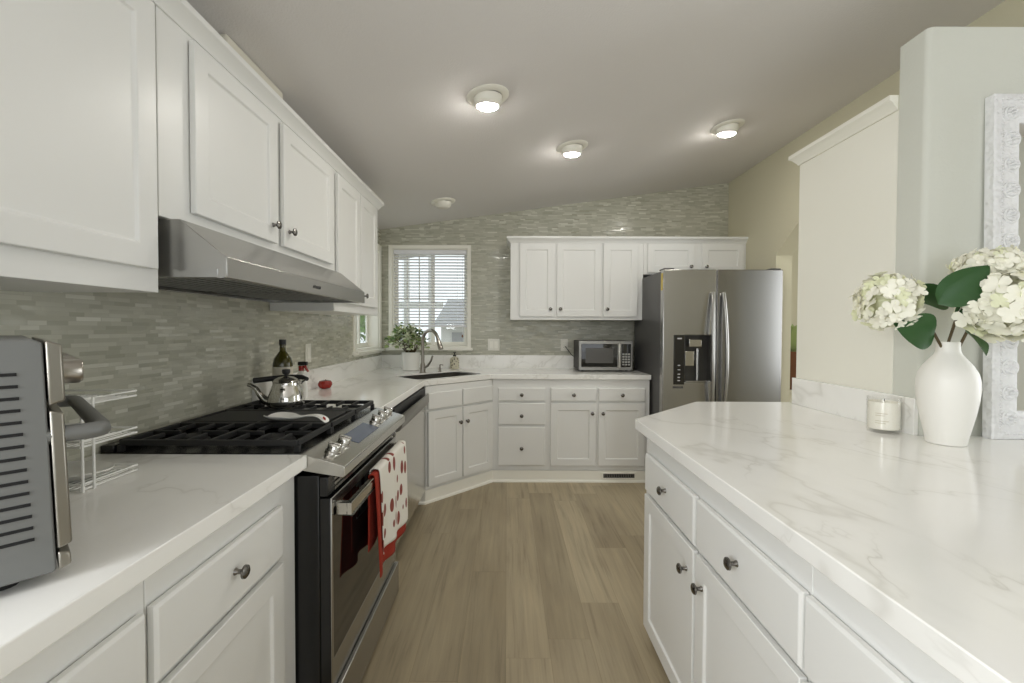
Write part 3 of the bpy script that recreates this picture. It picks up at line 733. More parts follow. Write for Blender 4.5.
# oven door
dr = MB().slab([(RY0 + .006, .176), (RY1 - .006, .176), (RY1 - .006, .778), (RY0 + .006, .778)], [[(RY0 + .020, .268), (RY1 - .020, .268), (RY1 - .020, .742), (RY0 + .020, .742)]], -.542, -.537, fYZ)
od = dr.build('oven_door', M_STEEL, rg, world=True, bevel=.002)
def sub(mb, name, m, parent_thing, part, bevel=0.):
    o = mb.build(name, m, parent_thing, bevel=bevel, world=True); o.parent = part; return o
sub(MB().box(-.574, -.5422, RY0 + .007, RY1 - .007, .178, .776), 'door_core', M_BLACK, rg, od, .002)
sub(MB().box(-.5418, -.5375, RY0 + .0205, RY1 - .0205, .2685, .7415), 'glass', M_GLASSB, rg, od)
hn = MB().box(-.503, -.486, 1.368, 2.096, .712, .755)
hn.box(-.5368, -.486, 1.368, 1.388, .712, .755); hn.box(-.5368, -.486, 2.076, 2.096, .712, .755)
sub(hn, 'handle', M_STEELB, rg, od, .004)
rbox(-.574, -.522, RY0 + .006, RY1 - .006, .022, .170).build('storage_drawer', M_STEEL, rg, world=True, bevel=.003)

# ---- kettle
kt = thing('kettle', 'shiny steel kettle with black lid knob on the far burner', 'kettle', (-.965, 1.92, .956))
MB().lathe([(.056, 0), (.066, .003), (.073, .016), (.074, .03), (.070, .055), (.060, .085), (.054, .10), (.054, .108), (.052, .110)], None, 36).build('body', M_CHROME, kt)
MB().lathe([(.053, .109), (.055, .112), (.048, .122), (.030, .131), (.012, .135), (.001, .136)], None, 32).build('lid', M_CHROME, kt)
MB().lathe([(.007, .134), (.007, .141), (.015, .146), (.017, .155), (.016, .164), (.001, .166)], None, 18).build('lid_knob', M_BLACKM, kt)
MB().tube([(-.060, -.012, .022), (-.085, -.016, .032), (-.103, -.02, .055), (-.120, -.023, .083), (-.140, -.026, .098), (-.152, -.028, .100)], [.022, .018, .0135, .011, .0085, .008], 14).build('spout', M_CHROME, kt)
MB().tube([(-.125, -.03, .118), (-.075, .03, .121), (-.02, .058, .124), (.04, .06, .124), (.075, .035, .118)], [.0115, .012, .012, .011, .009], 12).build('handle', M_BLACKM, kt)
for p_ in ([(-.055, .02, .10), (-.075, .032, .12)], [(.048, .03, .10), (.07, .04, .119)]): MB().tube(p_, .005, 8).build('handle_bracket', M_CHROME, kt)
# ---- spoon rest
sr = thing('spoon_rest', 'white ceramic ladle shaped spoon rest lying on the stove griddle', 'spoon rest', (-.785, 1.60, .9565), R(-18))
m_ = MB(); L = [(-.105, .006, .012), (-.095, .026, .010), (-.07, .040, .006), (-.04, .042, .005), (-.01, .032, .007), (.02, .019, .014), (.055, .013, .023), (.09, .013, .029), (.115, .015, .026), (.13, .016, .017), (.138, .012, .008)]
V, Fc = [], []
for x, w, zc in L:
    x *= 1.12; w *= 1.2
    dz = .018 * min(1, w / .04) if x < .02 else .004
    V += [(x, -w, zc + dz), (x, -w * .6, zc + dz * .25), (x, 0, zc), (x, w * .6, zc + dz * .25), (x, w, zc + dz)]
for i in range(len(L) - 1):
    for j in range(4): a = i * 5 + j; Fc.append((a, a + 1, a + 6, a + 5))
m_.add(V, Fc); o = m_.build('dish', M_CERAM, sr); q = o.modifiers.new('solid', 'SOLIDIFY'); q.thickness = .005; q.offset = 1; q2 = o.modifiers.new('sub', 'SUBSURF'); q2.levels = 2; q2.render_levels = 2
MB().lathe([(.001, .0), (.006, .0015), (.001, .003)], Matrix.Translation((.1462, -.003, .024)) @ Matrix.Rotation(R(50), 4, 'Y'), 12, 1.3, 1).build('painted_mark', M_REDG, sr)

# ---- towels on the oven handle
def towel(name, label, y0, y1, lf, lb, off, m, slope=0., th0=.003):
    """cloth folded over the oven handle; both cloths follow the same folds"""
    xb = -.4945; zt = .7555 + off; th = .0095 + off; ny = 44; nb, nf = 10, 28
    me_v, me_f, uvs = [], [], []
    def fold(y, t):
        k = (y - 1.6) / .45
        return t ** .7 * (.010 + .009 * math.sin(k * 2 * math.pi * 2.2 + .8 + .5 * t) + .004 * math.sin(k * 17 + 1.0))
    for j in range(ny + 1):
        s_ = j / ny; y = y0 + (y1 - y0) * s_; row = []; Lf = lf + slope * s_
        for i in range(nb + 1):
            t = 1 - i / nb; row.append((xb - th - .004 * t * (1 + math.sin(y * 22)), y, zt - lb * t, -lb * t))
        for i in range(1, 7):
            a = math.pi * (1 - i / 7); row.append((xb + th * math.cos(a), y, zt + (.006 + off * .5) * math.sin(a), .012 * i / 7))
        for i in range(nf + 1):
            t = i / nf; row.append((xb + th + fold(y, min(1, Lf * t / .42)), y, zt - Lf * t, Lf * t))
        for x, yy, zz, v in row: me_v.append((x, yy, zz)); uvs.append(((y - y0) / .062, v / .085))
    n = nb + 1 + 6 + nf + 1
    for j in range(ny):
        for i in range(n - 1): a = j * n + i; me_f.append((a, a + 1, a + n + 1, a + n))
    me = bpy.data.meshes.new(name); me.from_pydata(me_v, [], me_f); ul = me.uv_layers.new(name='UVMap')
    for lp in me.loops: ul.data[lp.index].uv = uvs[lp.vertex_index]
    for p in me.polygons: p.use_smooth = True
    me.materials.append(m)
    o = bpy.data.objects.new(name, me); COL.objects.link(o)
    q = o.modifiers.new('solid', 'SOLIDIFY'); q.thickness = th0; q.offset = 0
    return tag(o, label, 'towel')
towel('dish_towel', 'plain red dish towel hanging underneath on the oven handle', 1.600, 2.035, .375, .28, .0015, M_RED, .015)
towel('dish_towel', 'white dish towel with dark red print over the oven handle', 1.640, 2.060, .315, .18, .0085, M_TOWEL, .045)

# ------------------------------------------------------------------ dishwasher
dw = thing('dishwasher', 'stainless dishwasher with black control strip between range and sink cabinet', 'dishwasher', (-.62, 2.8, 0))
rbox(-1.23, -.622, 2.332, 3.200, .10, .868).build('tub', M_BLACKM, dw, world=True)
dd = rbox(-.620, -.594, 2.335, 3.197, .115, .775).build('door', M_STEELB, dw, world=True, bevel=.004)
rbox(-.620, -.596, 2.335, 3.197, .779, .870).build('control_strip', M_BLACKM, dw, world=True, bevel=.003)
sub(MB().prism([(-.5935, .742), (-.572, .752), (-.560, .775), (-.560, .828), (-.566, .836), (-.574, .832), (-.580, .790), (-.5935, .780)], 2.345, 3.16, lambda u, v, t: (u, t, v)), 'handle', mat('dark_stainless', srgb(128, 126, 121), .3, 1.0), dw, dd, .002)
rbox(-1.2, -.66, 2.34, 3.19, .005, .10).build('toe_panel', M_BLACKM, dw, world=True)

# ------------------------------------------------------------------ fridge
fg = thing('refrigerator', 'stainless side by side refrigerator with water dispenser', 'refrigerator', (1.695, 3.85, 0))
FX0, FX1, FY = 1.225, 2.165, 3.455
rbox(FX0 + .004, FX1 - .004, FY + .075, 4.25, .02, 1.765).build('case', M_FRIDGESIDE, fg, world=True, bevel=.004)
def fdoor(x0, x1, cut=None):
    m = MB(); n = 10; poly = []
    for k in range(n + 1):
        t = k / n; poly.append((x0 + (x1 - x0) * t, FY + .006 * (2 * t - 1) ** 2))
    poly += [(x1, FY + .07), (x0, FY + .07)]
    if cut is None: m.prism(poly, .06, 1.772, fXY)
    return m
sp_x = 1.646
# left door is built round the dispenser opening
DX0, DX1, DZ0, DZ1 = 1.312, 1.606, .868, 1.258
ld = MB().slab([(FX0, .06), (sp_x - .003, .06), (sp_x - .003, 1.772), (FX0, 1.772)], [[(DX0 + .085, DZ0 + .02), (DX1, DZ0 + .02), (DX1, DZ1), (DX0 + .085, DZ1)]], FY + .002, FY + .07, fXZ)
ldo = ld.build('freezer_door', M_STEEL, fg, world=True, bevel=.006, seg=3)
rdo = fdoor(sp_x + .003, FX1).build('fridge_door', mat('darker_stainless', srgb(150, 149, 147), .24, 1.0), fg, world=True, bevel=.006, seg=3)
sub(MB().box(DX0, DX0 + .083, FY - .004, FY + .0015, DZ0, DZ1), 'control_strip', M_GLASSB, fg, ldo, .001)
M_PRINT = mat('pale_print', srgb(190, 190, 190), .5)
for z in (1.02, .985, .95, .925, .90): sub(MB().box(DX0 + .03, DX0 + .05, FY - .0048, FY - .0041, z - .004, z + .003), 'control_mark', M_PRINT, fg, ldo)
sub(MB().box(DX0 + .025, DX0 + .06, FY - .0048, FY - .0041, 1.225, 1.235), 'control_mark', M_PRINT, fg, ldo)
rec = MB(); a, b = DX0 + .0865, DX1 - .001; yb = FY + .068
rec.box(a, b, FY + .064, FY + .068, DZ0 + .021, DZ1 - .001)
rec.box(a, a + .004, FY + .004, FY + .064, DZ0 + .021, DZ1 - .001); rec.box(b - .004, b, FY + .004, FY + .064, DZ0 + .021, DZ1 - .001)
rec.box(a, b, FY + .004, FY + .064, DZ1 - .005, DZ1 - .001)
sub(rec, 'dispenser_recess', mat('dark_recess_plastic', srgb(58, 57, 54), .35), fg, ldo)
sub(MB().box(a + .005, b - .005, FY - .006, FY + .062, DZ0 + .021, DZ0 + .03), 'drip_tray', M_STEEL, fg, ldo, .002)
sub(MB().box(a + .035, a + .135, FY + .004, FY + .06, 1.165, 1.222), 'dispenser_spout', M_STEELB, fg, ldo, .004)
sub(MB().box(a + .02, a + .095, FY + .045, FY + .06, 1.01, 1.13), 'ice_paddle', M_STEELB, fg, ldo, .004)
sub(MB().tube([(a + .115, FY + .045, .90), (a + .115, FY + .045, 1.15)], .012, 10), 'water_tube', M_STEEL, fg, ldo)
sub(MB().box(DX0 - .004, DX0 + .076, FY - .001, FY + .0025, .838, .853), 'badge', M_FRIDGESIDE, fg, ldo)
def fhandle(x, part, bend):
    z0, z1 = .55, 1.585; pts = []
    for k in range(17):
        t = k / 16; z = z0 + (z1 - z0) * t; o = .022 + .045 * math.sin(math.pi * t) ** .8
        pts.append((x + bend * (math.sin(math.pi * t)) * .012, FY - o + .008, z))
    m = MB(); m.tube([(x, FY + .004, z0 + .02)] + pts + [(x, FY + .004, z1 - .02)], .0145, 12)
    sub(m, 'handle', M_STEEL, fg, part)
fhandle(1.606, ldo, -1); fhandle(1.690, rdo, 1)
hg = MB().box(FX0 + .01, FX0 + .09, FY + .02, FY + .13, 1.7725, 1.785); hg.box(FX1 - .09, FX1 - .01, FY + .02, FY + .13, 1.7725, 1.785); hg.build('hinge_cover', M_FRIDGESIDE, fg, world=True, bevel=.003)
sub(MB().box(FX0 - .0015, FX0 - .0003, FY + .02, FY + .055, 1.61, 1.745), 'sticker', M_YEL, fg, ldo)
rbox(FX0 + .02, FX1 - .02, FY + .03, FY + .10, .005, .055).build('toe_grille', M_BLACKM, fg, world=True)

# ------------------------------------------------------------------ microwave
mw = thing('microwave', 'stainless countertop microwave on the counter beside the fridge', 'microwave', (.893, 4.13, ZC))
MX0, MX1, MY, MZ0, MZ1 = .652, 1.136, 3.975, .929, 1.195
rbox(MX0, MX1, MY + .012, 4.30, MZ0, MZ1).build('case', M_BLACKM, mw, world=True, bevel=.004)
md = MB().slab([(MX0, MZ0), (MX0 + .375, MZ0), (MX0 + .375, MZ1), (MX0, MZ1)], [[(MX0 + .022, MZ0 + .03), (MX0 + .35, MZ0 + .03), (MX0 + .35, MZ1 - .028), (MX0 + .022, MZ1 - .028)]], MY, MY + .011, fXZ)
M_MWS = mat('microwave_steel', srgb(158, 156, 151), .38, 1.0)
mdo = md.build('door', M_MWS, mw, world=True, bevel=.002)
sub(MB().box(MX0 + .0225, MX0 + .3495, MY + .003, MY + .0105, MZ0 + .0305, MZ1 - .0285), 'door_glass', M_GLASSB, mw, mdo)
sub(MB().box(MX0 + .06, MX0 + .31, MY + .0018, MY + .0028, MZ0 + .065, MZ1 - .065), 'viewing_mesh', mat('microwave_mesh', srgb(84, 82, 78), .3), mw, mdo)
sub(MB().box(MX0 + .354, MX0 + .374, MY - .018, MY - .0005, MZ0 + .02, MZ1 - .02), 'handle', M_STEELB, mw, mdo, .004)
mc = MB().slab([(MX0 + .377, MZ0), (MX1, MZ0), (MX1, MZ1), (MX0 + .377, MZ1)], [[(MX0 + .384, MZ0 + .03), (MX1 - .014, MZ0 + .03), (MX1 - .014, MZ1 - .028), (MX0 + .384, MZ1 - .028)]], MY, MY + .011, fXZ)  .build('control_panel', M_MWS, mw, world=True, bevel=.002)
sub(MB().box(MX0 + .3845, MX1 - .0145, MY + .003, MY + .0105, MZ0 + .0305, MZ1 - .0285), 'keypad_face', M_GLASSB, mw, mc)
kb = MB()
for r_ in range(5):
    for c_ in range(3): x = MX0 + .393 + c_ * .025; z = MZ0 + .045 + r_ * .0235; kb.box(x, x + .019, MY + .0012, MY + .0028, z, z + .015)
sub(kb, 'buttons', mat('keypad_grey', srgb(170, 170, 166), .4), mw, mc)
ft = MB()
for x in (MX0 + .04, MX1 - .04):
    for y in (MY + .05, 4.25): ft.lathe([(.012, 0), (.012, .012)], Matrix.Translation((x, y, ZC)), 12)
ft.build('feet', M_BLACKM, mw, world=True)
MB().tube([(.572, 4.318, 1.13), (.575, 4.29, 1.125), (.60, 4.28, 1.09), (.63, 4.28, 1.05), (.66, 4.285, 1.03)], .004, 8).build('power_cord', M_BLACKM, mw, world=True)

# ---- outlets and switches
def plate(name, label, cat, c, w, h, face, toggles, kind):
    root = thing(name, label, cat, c, RZL if face == 'x' else 0)
    MB().box(-w / 2, w / 2, -.006, 0, -h / 2, h / 2).build('cover_plate', M_PLATEW, root, bevel=.003)
    for t in toggles:
        if kind == 'switch': MB().box(t - .017, t + .017, -.009, -.0062, -.034, .034).build('rocker', M_TRIMW, root, bevel=.002)
        else:
            for dz in (-.026, .026):
                s_ = MB().box(t - .0165, t + .0165, -.008, -.0062, dz - .014, dz + .014).build('socket', M_TRIMW, root, bevel=.003)
                q = MB().box(t - .008, t - .006, -.0085, -.0079, dz - .004, dz + .006); q.box(t + .006, t + .008, -.0085, -.0079, dz - .004, dz + .006)
                q.build('slots', M_DARK, s_)
    return root
plate('light_switch', 'white double switch plate on the tiled back wall beside the window', 'switch', (-.13, YB - .001, 1.145), .116, .118, 'y', (-.023, .023), 'switch')
plate('wall_outlet', 'white outlet on the back wall with the microwave cord plugged in', 'outlet', (.565, YB - .001, 1.145), .072, .118, 'y', (0,), 'outlet')
plate('light_switch', 'ivory switch plate on the tiled left wall past the oil bottle', 'switch', (XL + .001, 2.74, 1.145), .075, .118, 'x', (0,), 'switch')

# ------------------------------------------------------------------ things on the left counters
ob = thing('oil_bottle', 'large dark green oil bottle with paper label behind the kettle', 'bottle', (-1.13, 2.215, ZC))
MB().lathe([(.038, 0), (.044, .004), (.046, .02), (.046, .205), (.040, .232), (.024, .255), (.015, .268), (.014, .295), (.016, .297), (.016, .302), (.013, .303)], None, 28).build('glass', M_OIL, ob)
MB().lathe([(.0464, .06), (.0466, .062), (.0466, .188), (.0464, .19)], None, 28).build('label', M_LABEL, ob)
MB().lathe([(.0165, .302), (.0165, .326), (.001, .327)], None, 18).build('cap', M_BLACKM, ob)
sb2 = thing('spray_bottle', 'spray bottle with red trigger behind the kettle', 'bottle', (-1.105, 2.36, ZC))
MB().lathe([(.03, 0), (.034, .004), (.034, .10), (.028, .13), (.012, .15), (.012, .16)], None, 20, 1, .7).build('body', M_CERAM, sb2)
MB().box(-.016, .034, -.010, .010, .184, .204).build('sprayer', M_BLACKM, sb2, bevel=.004)
MB().tube([(.018, 0, .184), (.027, 0, .166), (.038, 0, .150)], [.008, .007, .006], 8).build('trigger', M_REDG, sb2)
MB().lathe([(.014, .155), (.014, .182)], None, 14).build('collar', M_REDG, sb2)
tm = thing('tomato', 'small dark red tomato shaped object on the counter past the spray bottle', 'tomato', (-1.155, 2.79, ZC))
t_ = MB(); pr = [(.001, .003), (.02, .0), (.038, .006), (.048, .022), (.048, .036), (.038, .05), (.018, .054), (.001, .050)]
t_.lathe(pr, None, 24, .85, 1.05); t_.build('body', M_REDG, tm)
MB().tube([(0, 0, .049), (.002, .003, .058)], [.004, .003], 8).build('stem', M_STEM, tm)

# wire rack
rk = thing('wire_rack', 'white wire three tier rack beside the toaster oven', 'rack', (-1.11, 1.10, ZC))
rx0, rx1, ry0, ry1 = -1.220, -.985, 1.010, 1.165
for z in (.922, 1.022, 1.120):
    m = MB()
    for zz in (z, z + .013): m.tube([(rx0, ry0, zz), (rx1, ry0, zz), (rx1, ry1, zz), (rx0, ry1, zz)], .0028, 6, closed=True)
    for i in range(15): x = rx0 + (rx1 - rx0) * (i + .5) / 15; m.tube([(x, ry0, z), (x, ry1, z)], .0016, 5)
    m.build('shelf', M_WIRE, rk, world=True)
m = MB()
for x, y in ((rx1, ry0 + .003), (rx1 - .001, ry0 + .032), (rx0, ry0 + .003), (rx0, ry1 - .003)): m.tube([(x + .002, y, ZC), (x + .002, y, 1.135)], .0032, 8)
m.build('uprights', M_WIRE, rk, world=True)
def plate_dish(name, label, loc, rx, ry, m):
    o = MB().lathe([(.55, 0), (.6, .002), (.8, .010), (1.0, .020), (1.0, .023), (.78, .014), (.55, .006), (.001, .005)], None, 36, 1, 1)
    o.v = [(x * rx, y * ry, z) for x, y, z in o.v]
    q = o.build(name, m); q.location = loc
    return tag(q, label, 'plate')
plate_dish('plate', 'oval white plate on the bottom shelf of the wire rack', (-1.10, 1.087, .9255), .108, .070, M_CERAM)
plate_dish('plate', 'white plate on the middle shelf of the wire rack', (-1.105, 1.087, 1.0255), .104, .070, M_CERAM)

# ---- toaster oven
tn = (.657, .754); TA = math.atan2(.657, -.754)
to = thing('toaster_oven', 'grey and stainless toaster oven standing at the left end of the counter', 'toaster oven', (-.670, .651, ZC), TA)
TW, TD, TZ0, TZ1 = .44, .30, .018, .366
# side profile (depth y, height z): slanted front
def fS(u, v, t): return (t, u, v)
body = MB().prism([(.002, TZ0 + .004), (.006, TZ0), (TD, TZ0), (TD, TZ1 - .03), (TD - .03, TZ1), (.022, TZ1), (.012, TZ1 - .006)], 0, TW, fS)
body.build('housing', M_GREYP, to, bevel=.004)
lo = MB()
for i in range(15):
    z = TZ0 + .055 + i * .0172; y0 = .024 + .0010 * i
    lo.box(-.0012, .0005, y0, .155, z, z + .0045)
lo.build('louvers', M_DARK, to)
def front(z0, z1, th, name, m, inset=0.):
    f = lambda z: .010 * (z - TZ0) / (TZ1 - TZ0)
    return MB().prism([(f(z0), z0), (f(z1), z1), (f(z1) - th, z1 - .006), (f(z0) - th, z0 + .006)], -.001 + inset, TW + .001 - inset, fS).build(name, m, to, bevel=.003)
front(TZ0 + .001, TZ0 + .03, .014, 'front_sill', M_TOASTSTEEL)
td = front(TZ0 + .033, TZ0 + .243, .016, 'door', M_TOASTSTEEL)
MB().box(.05, TW - .05, -.012, -.0055, TZ0 + .07, TZ0 + .195).build('door_glass', M_GLASSB, td)
front(TZ0 + .249, TZ1 - .002, .018, 'control_panel', M_TOASTSTEEL)
for x in (.075, .19, .30):
    kz = .312
    MB().lathe([(.020, 0), (.020, .026), (.017, .030), (.001, .031)], Matrix.Translation((x, -.006, kz)) @ Matrix.Rotation(R(90), 4, 'X'), 20).build('knob', M_NICKEL, to)
hz = .2215
h = MB(); h.tube([(.012, .01, hz), (.012, -.030, hz), (.014, -.044, hz), (.022, -.052, hz), (.05, -.054, hz), (TW - .05, -.054, hz), (TW - .022, -.052, hz), (TW - .014, -.044, hz), (TW - .012, -.03, hz), (TW - .012, .01, hz)], .0125, 14)
o = h.build('handle', M_GREYP, to); o.parent = td
ft = MB()
for x in (.05, TW - .05):
    for y in (.055, TD - .04): ft.lathe([(.016, 0), (.018, .019)], Matrix.Translation((x, y, 0)), 14)
ft.build('feet', M_BLACKM, to)

# ------------------------------------------------------------------ island counter things
cn = thing('candle', 'ivory candle in a clear glass tumbler beside the white vase', 'candle', (1.424, 1.655, ZC), R(-38))
MB().lathe([(.001, .0), (.046, .0), (.050, .004), (.052, .02), (.052, .132), (.0505, .1335), (.049, .132), (.0488, .016), (.046, .013), (.001, .012)], None, 40).build('glass_cup', M_JAR, cn)
MB().lathe([(.001, .0125), (.045, .0135), (.0482, .017), (.0482, .115), (.001, .114)], None, 36).build('wax', M_CANDLE, cn)
MB().tube([(0, 0, .112), (.001, .0, .124)], .0012, 6).build('wick', M_DARK, cn)
cl = MB()
for z, w0, w1 in ((.074, -30, 10), (.066, -30, 0), (.046, -30, 14), (.038, -30, 4)):
    n_ = 8; ring_ = [R(-90 + w0 + (w1 - w0) * k / n_) for k in range(n_ + 1)]
    V = [(.0524 * math.cos(a), .0524 * math.sin(a), z) for a in ring_] + [(.0524 * math.cos(a), .0524 * math.sin(a), z + .002) for a in ring_]
    cl.add(V, [(k, k + 1, k + n_ + 2, k + n_ + 1) for k in range(n_)])
cl.build('front_lettering', mat('beige_print', srgb(206, 198, 176), .6), cn)

vs = thing('vase', 'white ceramic vase holding cream hydrangeas on the island counter', 'vase', (1.492, 1.487, ZC))
MB().lathe([(.048, 0), (.052, .003), (.054, .02), (.062, .06), (.071, .105), (.078, .15), (.081, .19), (.080, .215), (.075, .24), (.063, .265), (.048, .286), (.036, .302), (.0315, .314), (.0305, .328), (.032, .341), (.031, .345), (.026, .342), (.026, .31), (.04, .28), (.001, .10)], None, 44).build('body', M_VASE, vs)
def hydrangea(label, base, c, r, leaves, n, seed, squash=.8):
    rnd = random.Random(seed)
    root = thing('hydrangea', label, 'flower', base)
    B, Cc = Vector(base), Vector(c)
    mid = B + (Cc - B) * .45 + Vector((0, 0, .035))
    MB().tube([B, B + (mid - B) * .5 + Vector((0, 0, .02)), mid, Cc - (Cc - mid) * .1], [.004, .0045, .004, .003], 8).build('stem', M_STEM, root, world=True)
    m1, m2 = MB(), MB(); core = MB()
    core.lathe([(.001, -.55 * r * squash), (.35 * r, -.45 * r * squash), (.6 * r, 0), (.4 * r, .4 * r * squash), (.001, .55 * r * squash)], Matrix.Translation(c), 12)
    core.build('flower_core', M_PETALG, root, world=True)
    g = math.pi * (3 - math.sqrt(5))
    for k in range(n):
        zz = 1 - 2 * (k + .5) / n; rad_ = math.sqrt(1 - zz * zz); a = g * k + rnd.uniform(-.2, .2)
        nrm = Vector((rad_ * math.cos(a), rad_ * math.sin(a), zz))
        q = rnd.uniform(.82, 1.02)
        p = Cc + Vector((nrm.x * r * q, nrm.y * r * q, nrm.z * r * squash * q))
        nn = (nrm + Vector((rnd.uniform(-.65, .65), rnd.uniform(-.65, .65), rnd.uniform(-.45, .6)))).normalized()
        u = nn.orthogonal().normalized(); w = nn.cross(u); rot = rnd.uniform(0, 6.28); s = r * rnd.uniform(.20, .29)
        tgt = m2 if rnd.random() < .16 else m1
        for j in range(4):
            b = rot + j * math.pi / 2 + rnd.uniform(-.12, .12); d = u * math.cos(b) + w * math.sin(b); e_ = nn.cross(d)
            P = lambda t, o, h: tuple(p + d * (t * s) + e_ * (o * s) + nn * (h * s))
            V = [P(0, 0, 0), P(.28, -.30, .10), P(.3, 0, .04), P(.28, .30, .10), P(.65, -.50, .20), P(.68, 0, .10), P(.65, .50, .20), P(.98, -.30, .16), P(1.06, 0, .06), P(.98, .30, .16)]
            tgt.add(V, [(0, 2, 1), (0, 3, 2), (1, 2, 5, 4), (2, 3, 6, 5), (4, 5, 8, 7), (5, 6, 9, 8)])
    m1.build('petals', M_PETAL, root, world=True, angle=80); m2.build('green_tinged_petals', M_PETALG, root, world=True, angle=80)
    for p, d, L, wr, roll in leaves:
        lf = MB(); big_leaf(lf, Vector(p), Vector(d), L, wr, roll); lf.build('leaf', M_LEAF, root, world=True, angle=80)
    return root
def big_leaf(mb, p, d, L, wr, roll):
    d = d.normalized(); up = Vector((0, -1, 0.25)).normalized()      # leaf faces the room
    side = d.cross(up).normalized(); nrm = side.cross(d)
    side, nrm = side * math.cos(roll) + nrm * math.sin(roll), nrm * math.cos(roll) - side * math.sin(roll)
    n = 12; V, Fc = [], []
    for i in range(n + 1):
        t = i / n; w = L * wr * .5 * (math.sin(math.pi * min(1, t * 1.02 + .0) ** .75)) ** .8 if 0 < t < 1 else .0008
        for o in (-1, -.5, 0, .5, 1):
            h = .10 * L * (abs(o) ** 1.3) * w / (L * wr * .5) - .16 * L * t * t + .012 * L * math.sin(o * 4 + t * 11) * abs(o)
            V.append(tuple(p + d * (t * L) + side * (o * w) + nrm * h))
    for i in range(n):
        for j in range(4): a = i * 5 + j; Fc.append((a, a + 1, a + 6, a + 5))
    mb.add(V, Fc)
LEAF = {'A': ((1.398, 1.44, 1.282), (1.237, 1.4, 1.327)),
        'B': ((1.461, 1.46, 1.388), (1.314, 1.45, 1.439)),
        'C': ((1.388, 1.42, 1.385), (1.499, 1.36, 1.505)),
        'D': ((1.478, 1.43, 1.328), (1.482, 1.43, 1.406)),
        'E': ((1.481, 1.42, 1.295), (1.467, 1.33, 1.236))}
vb = lambda dx, dy: (1.492 + dx, 1.487 + dy, ZC + .31)
def lf_(a, b, wr, roll, k=1.0):
    A, B = Vector(a), Vector(b); B = A + (B - A) * k; return (a, tuple(B - A), (B - A).length, wr, roll)
hydrangea('cream hydrangea leaning left towards the pantry panel', vb(-.016, -.004), (1.262, 1.465, 1.398), .090,
    [lf_(LEAF['A'][0], LEAF['A'][1], .78, .25, .88), lf_(LEAF['B'][0], LEAF['B'][1], .62, -.2)], 120, 3, 1.0)
hydrangea('large cream hydrangea in front of the mirror at the right edge', vb(.012, -.016), (1.566, 1.38, 1.383), .113,
    [lf_(LEAF['E'][0], LEAF['E'][1], .6, .3), lf_(LEAF['D'][0], LEAF['D'][1], .5, .7)], 140, 5, .95)
hydrangea('cream hydrangea at the top behind the big leaf', vb(.004, .014), (1.575, 1.440, 1.512), .092,
    [lf_(LEAF['C'][0], LEAF['C'][1], .62, .15)], 110, 9, .52)

# ---- mirror
mi = thing('mirror', 'tall mirror in a white carved frame leaning on the partition wall', 'mirror', (1.930, 1.572, ZC), 0, None, -.018)
mw_, mh_ = .222, 1.215; fw = .098
fo = [(-mw_, 0), (mw_, 0), (mw_, mh_), (-mw_, mh_)]; fi = [(-mw_ + fw, fw), (mw_ - fw, fw), (mw_ - fw, mh_ - fw), (-mw_ + fw, mh_ - fw)]
fr = MB()
def ring(inset, y): return [(-mw_ + inset, y, inset), (mw_ - inset, y, inset), (mw_ - inset, y, mh_ - inset), (-mw_ + inset, y, mh_ - inset)]
rings = [ring(0, 0), ring(0, -.03), ring(.006, -.036), ring(.022, -.038), ring(.03, -.032), ring(.045, -.036), ring(.070, -.038), ring(.088, -.030), ring(fw, -.022), ring(fw, 0)]
for i in range(len(rings)):
    a, b = rings[i], rings[(i + 1) % len(rings)]
    fr.add(a + b, [(k, (k + 1) % 4, (k + 1) % 4 + 4, k + 4) for k in range(4)])
bd = fr
def bead(x, z, r): bd.lathe([(.001, -r), (r * .7, -r * .7), (r, 0), (r * .7, r * .7), (.001, r)], Matrix.Translation((x, -.038, z)), 8)
z = .03
while z < mh_ - .025:
    bead(-mw_ + .022, z, .0042); bead(mw_ - .022, z, .0042); z += .0095
x = -mw_ + .04
while x < mw_ - .035:
    bead(x, mh_ - .022, .0042); bead(x, .022, .0042); x += .0095
rs = fr
def rosette(x, z, R0):
    for k in range(9):
        a = 2 * math.pi * k / 9; c_ = (x + R0 * .62 * math.cos(a), -.036, z + R0 * .62 * math.sin(a))
        rs.lathe([(.001, -.006), (R0 * .26, -.003), (R0 * .32, .0), (R0 * .22, .008), (.001, .011)], Matrix.Translation(c_) @ Matrix.Rotation(R(90), 4, 'X'), 8)
    rs.tube([(x + R0 * 1.05 * math.cos(2 * math.pi * k / 20), -.036, z + R0 * 1.05 * math.sin(2 * math.pi * k / 20)) for k in range(20)], .0048, 6, closed=True)
    rs.lathe([(.001, -.004), (R0 * .24, 0), (R0 * .16, .011), (.001, .014)], Matrix.Translation((x, -.037, z)) @ Matrix.Rotation(R(90), 4, 'X'), 8)
for sx_ in (-1, 1):
    for z in [.075 + i * .089 for i in range(13)]: rosette(sx_ * (mw_ - .056), z, .025 if int(z * 100) % 2 else .023)
for x in (-.06, .03): rosette(x, mh_ - .056, .023); rosette(x, .056, .023)
fr.build('frame', M_RELIEF, mi)
MB().box(-mw_ + fw - .004, mw_ - fw + .004, -.016, -.012, fw - .004, mh_ - fw + .004).build('mirror_glass', M_MIRROR, mi)

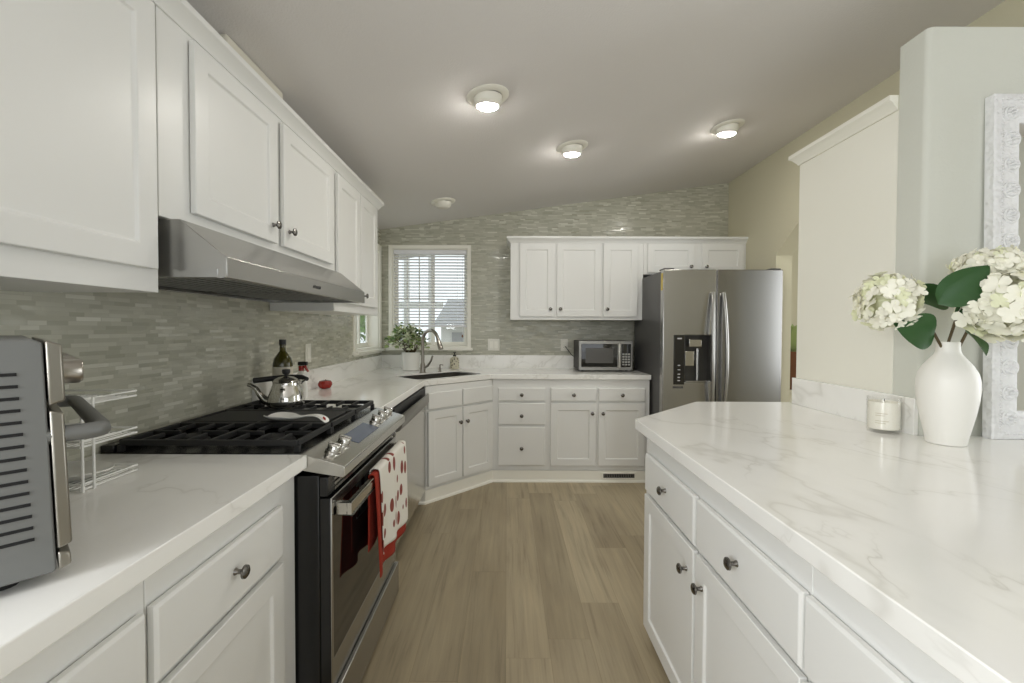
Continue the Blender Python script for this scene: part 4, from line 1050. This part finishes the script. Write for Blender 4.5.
# ------------------------------------------------------------------ ceiling lights
tilt = math.atan(.1375)
def can_light(x, y, lit, label):
    root = thing('ceiling_light', label, 'ceiling light', (x, y, ceil_z(x)))
    root.rotation_euler = (0, -tilt, 0)
    MB().lathe([(.070, .001), (.104, .001), (.104, -.004), (.098, -.009), (.078, -.012), (.070, -.010), (.068, .001)], None, 40).build('trim_ring', M_TRIMW, root)
    aim = Matrix.Rotation(R(8), 4, 'X') @ Matrix.Rotation(tilt, 4, 'Y')
    MB().lathe([(.069, .0), (.069, -.012), (.066, -.030), (.060, -.043), (.054, -.048), (.052, -.046)], aim, 36).build('eyeball', M_TRIMW, root)
    MB().lathe([(.0525, -.040), (.051, -.051), (.040, -.0575), (.022, -.061), (.001, -.062)], aim, 30).build('lens', M_LENS if lit else M_LENSOFF, root)
can_light(-.098, 2.156, True, 'lit eyeball ceiling light nearest the viewer')
can_light(.423, 2.92, True, 'lit eyeball ceiling light in the middle of the sloped ceiling')
can_light(1.447, 2.93, True, 'lit eyeball ceiling light nearest the right wall')
can_light(-.54, 3.715, False, 'dim eyeball ceiling light above the corner sink')

# ------------------------------------------------------------------ groups of repeats
GROUPS = {'base_cabinet': 'white base cabinets', 'wall_cabinet': 'white wall cabinets', 'countertop': 'white quartz countertops', 'plate': 'plates on the wire rack',
          'dish_towel': 'dish towels on the oven handle', 'hydrangea': 'hydrangeas in the vase', 'light_switch': 'switch plates on the tiled walls', 'ceiling_light': 'eyeball lights in the sloped ceiling'}
for o in list(COL.objects):
    k_ = o.name.split('.')[0]
    if o.parent is None and 'label' in o and k_ in GROUPS: o['group'] = GROUPS[k_]

# ------------------------------------------------------------------ plant in the side room
pp = thing('potted_plant', 'leafy green plant in a brown planter glimpsed past the fridge', 'plant', (2.74, 4.22, 0))
MB().lathe([(.12, .74), (.15, .75), (.165, 1.08), (.16, 1.10), (.14, 1.08), (.001, 1.06)], None, 24).build('planter', M_BROWN, pp)
MB().lathe([(.16, 0), (.16, .02), (.05, .04), (.05, .70), (.17, .72), (.17, .738)], None, 24).build('stand', M_TRIMW, pp)
m = MB()
for k in range(40):
    a = random.uniform(0, 6.28); leaf(m, Vector((2.74 + .04 * math.cos(a), 4.22 + .04 * math.sin(a), 1.08)), Vector((math.cos(a), math.sin(a), random.uniform(.8, 2.8))), random.uniform(.2, .40), .28)
m.build('foliage', M_LEAFL, pp, world=True)
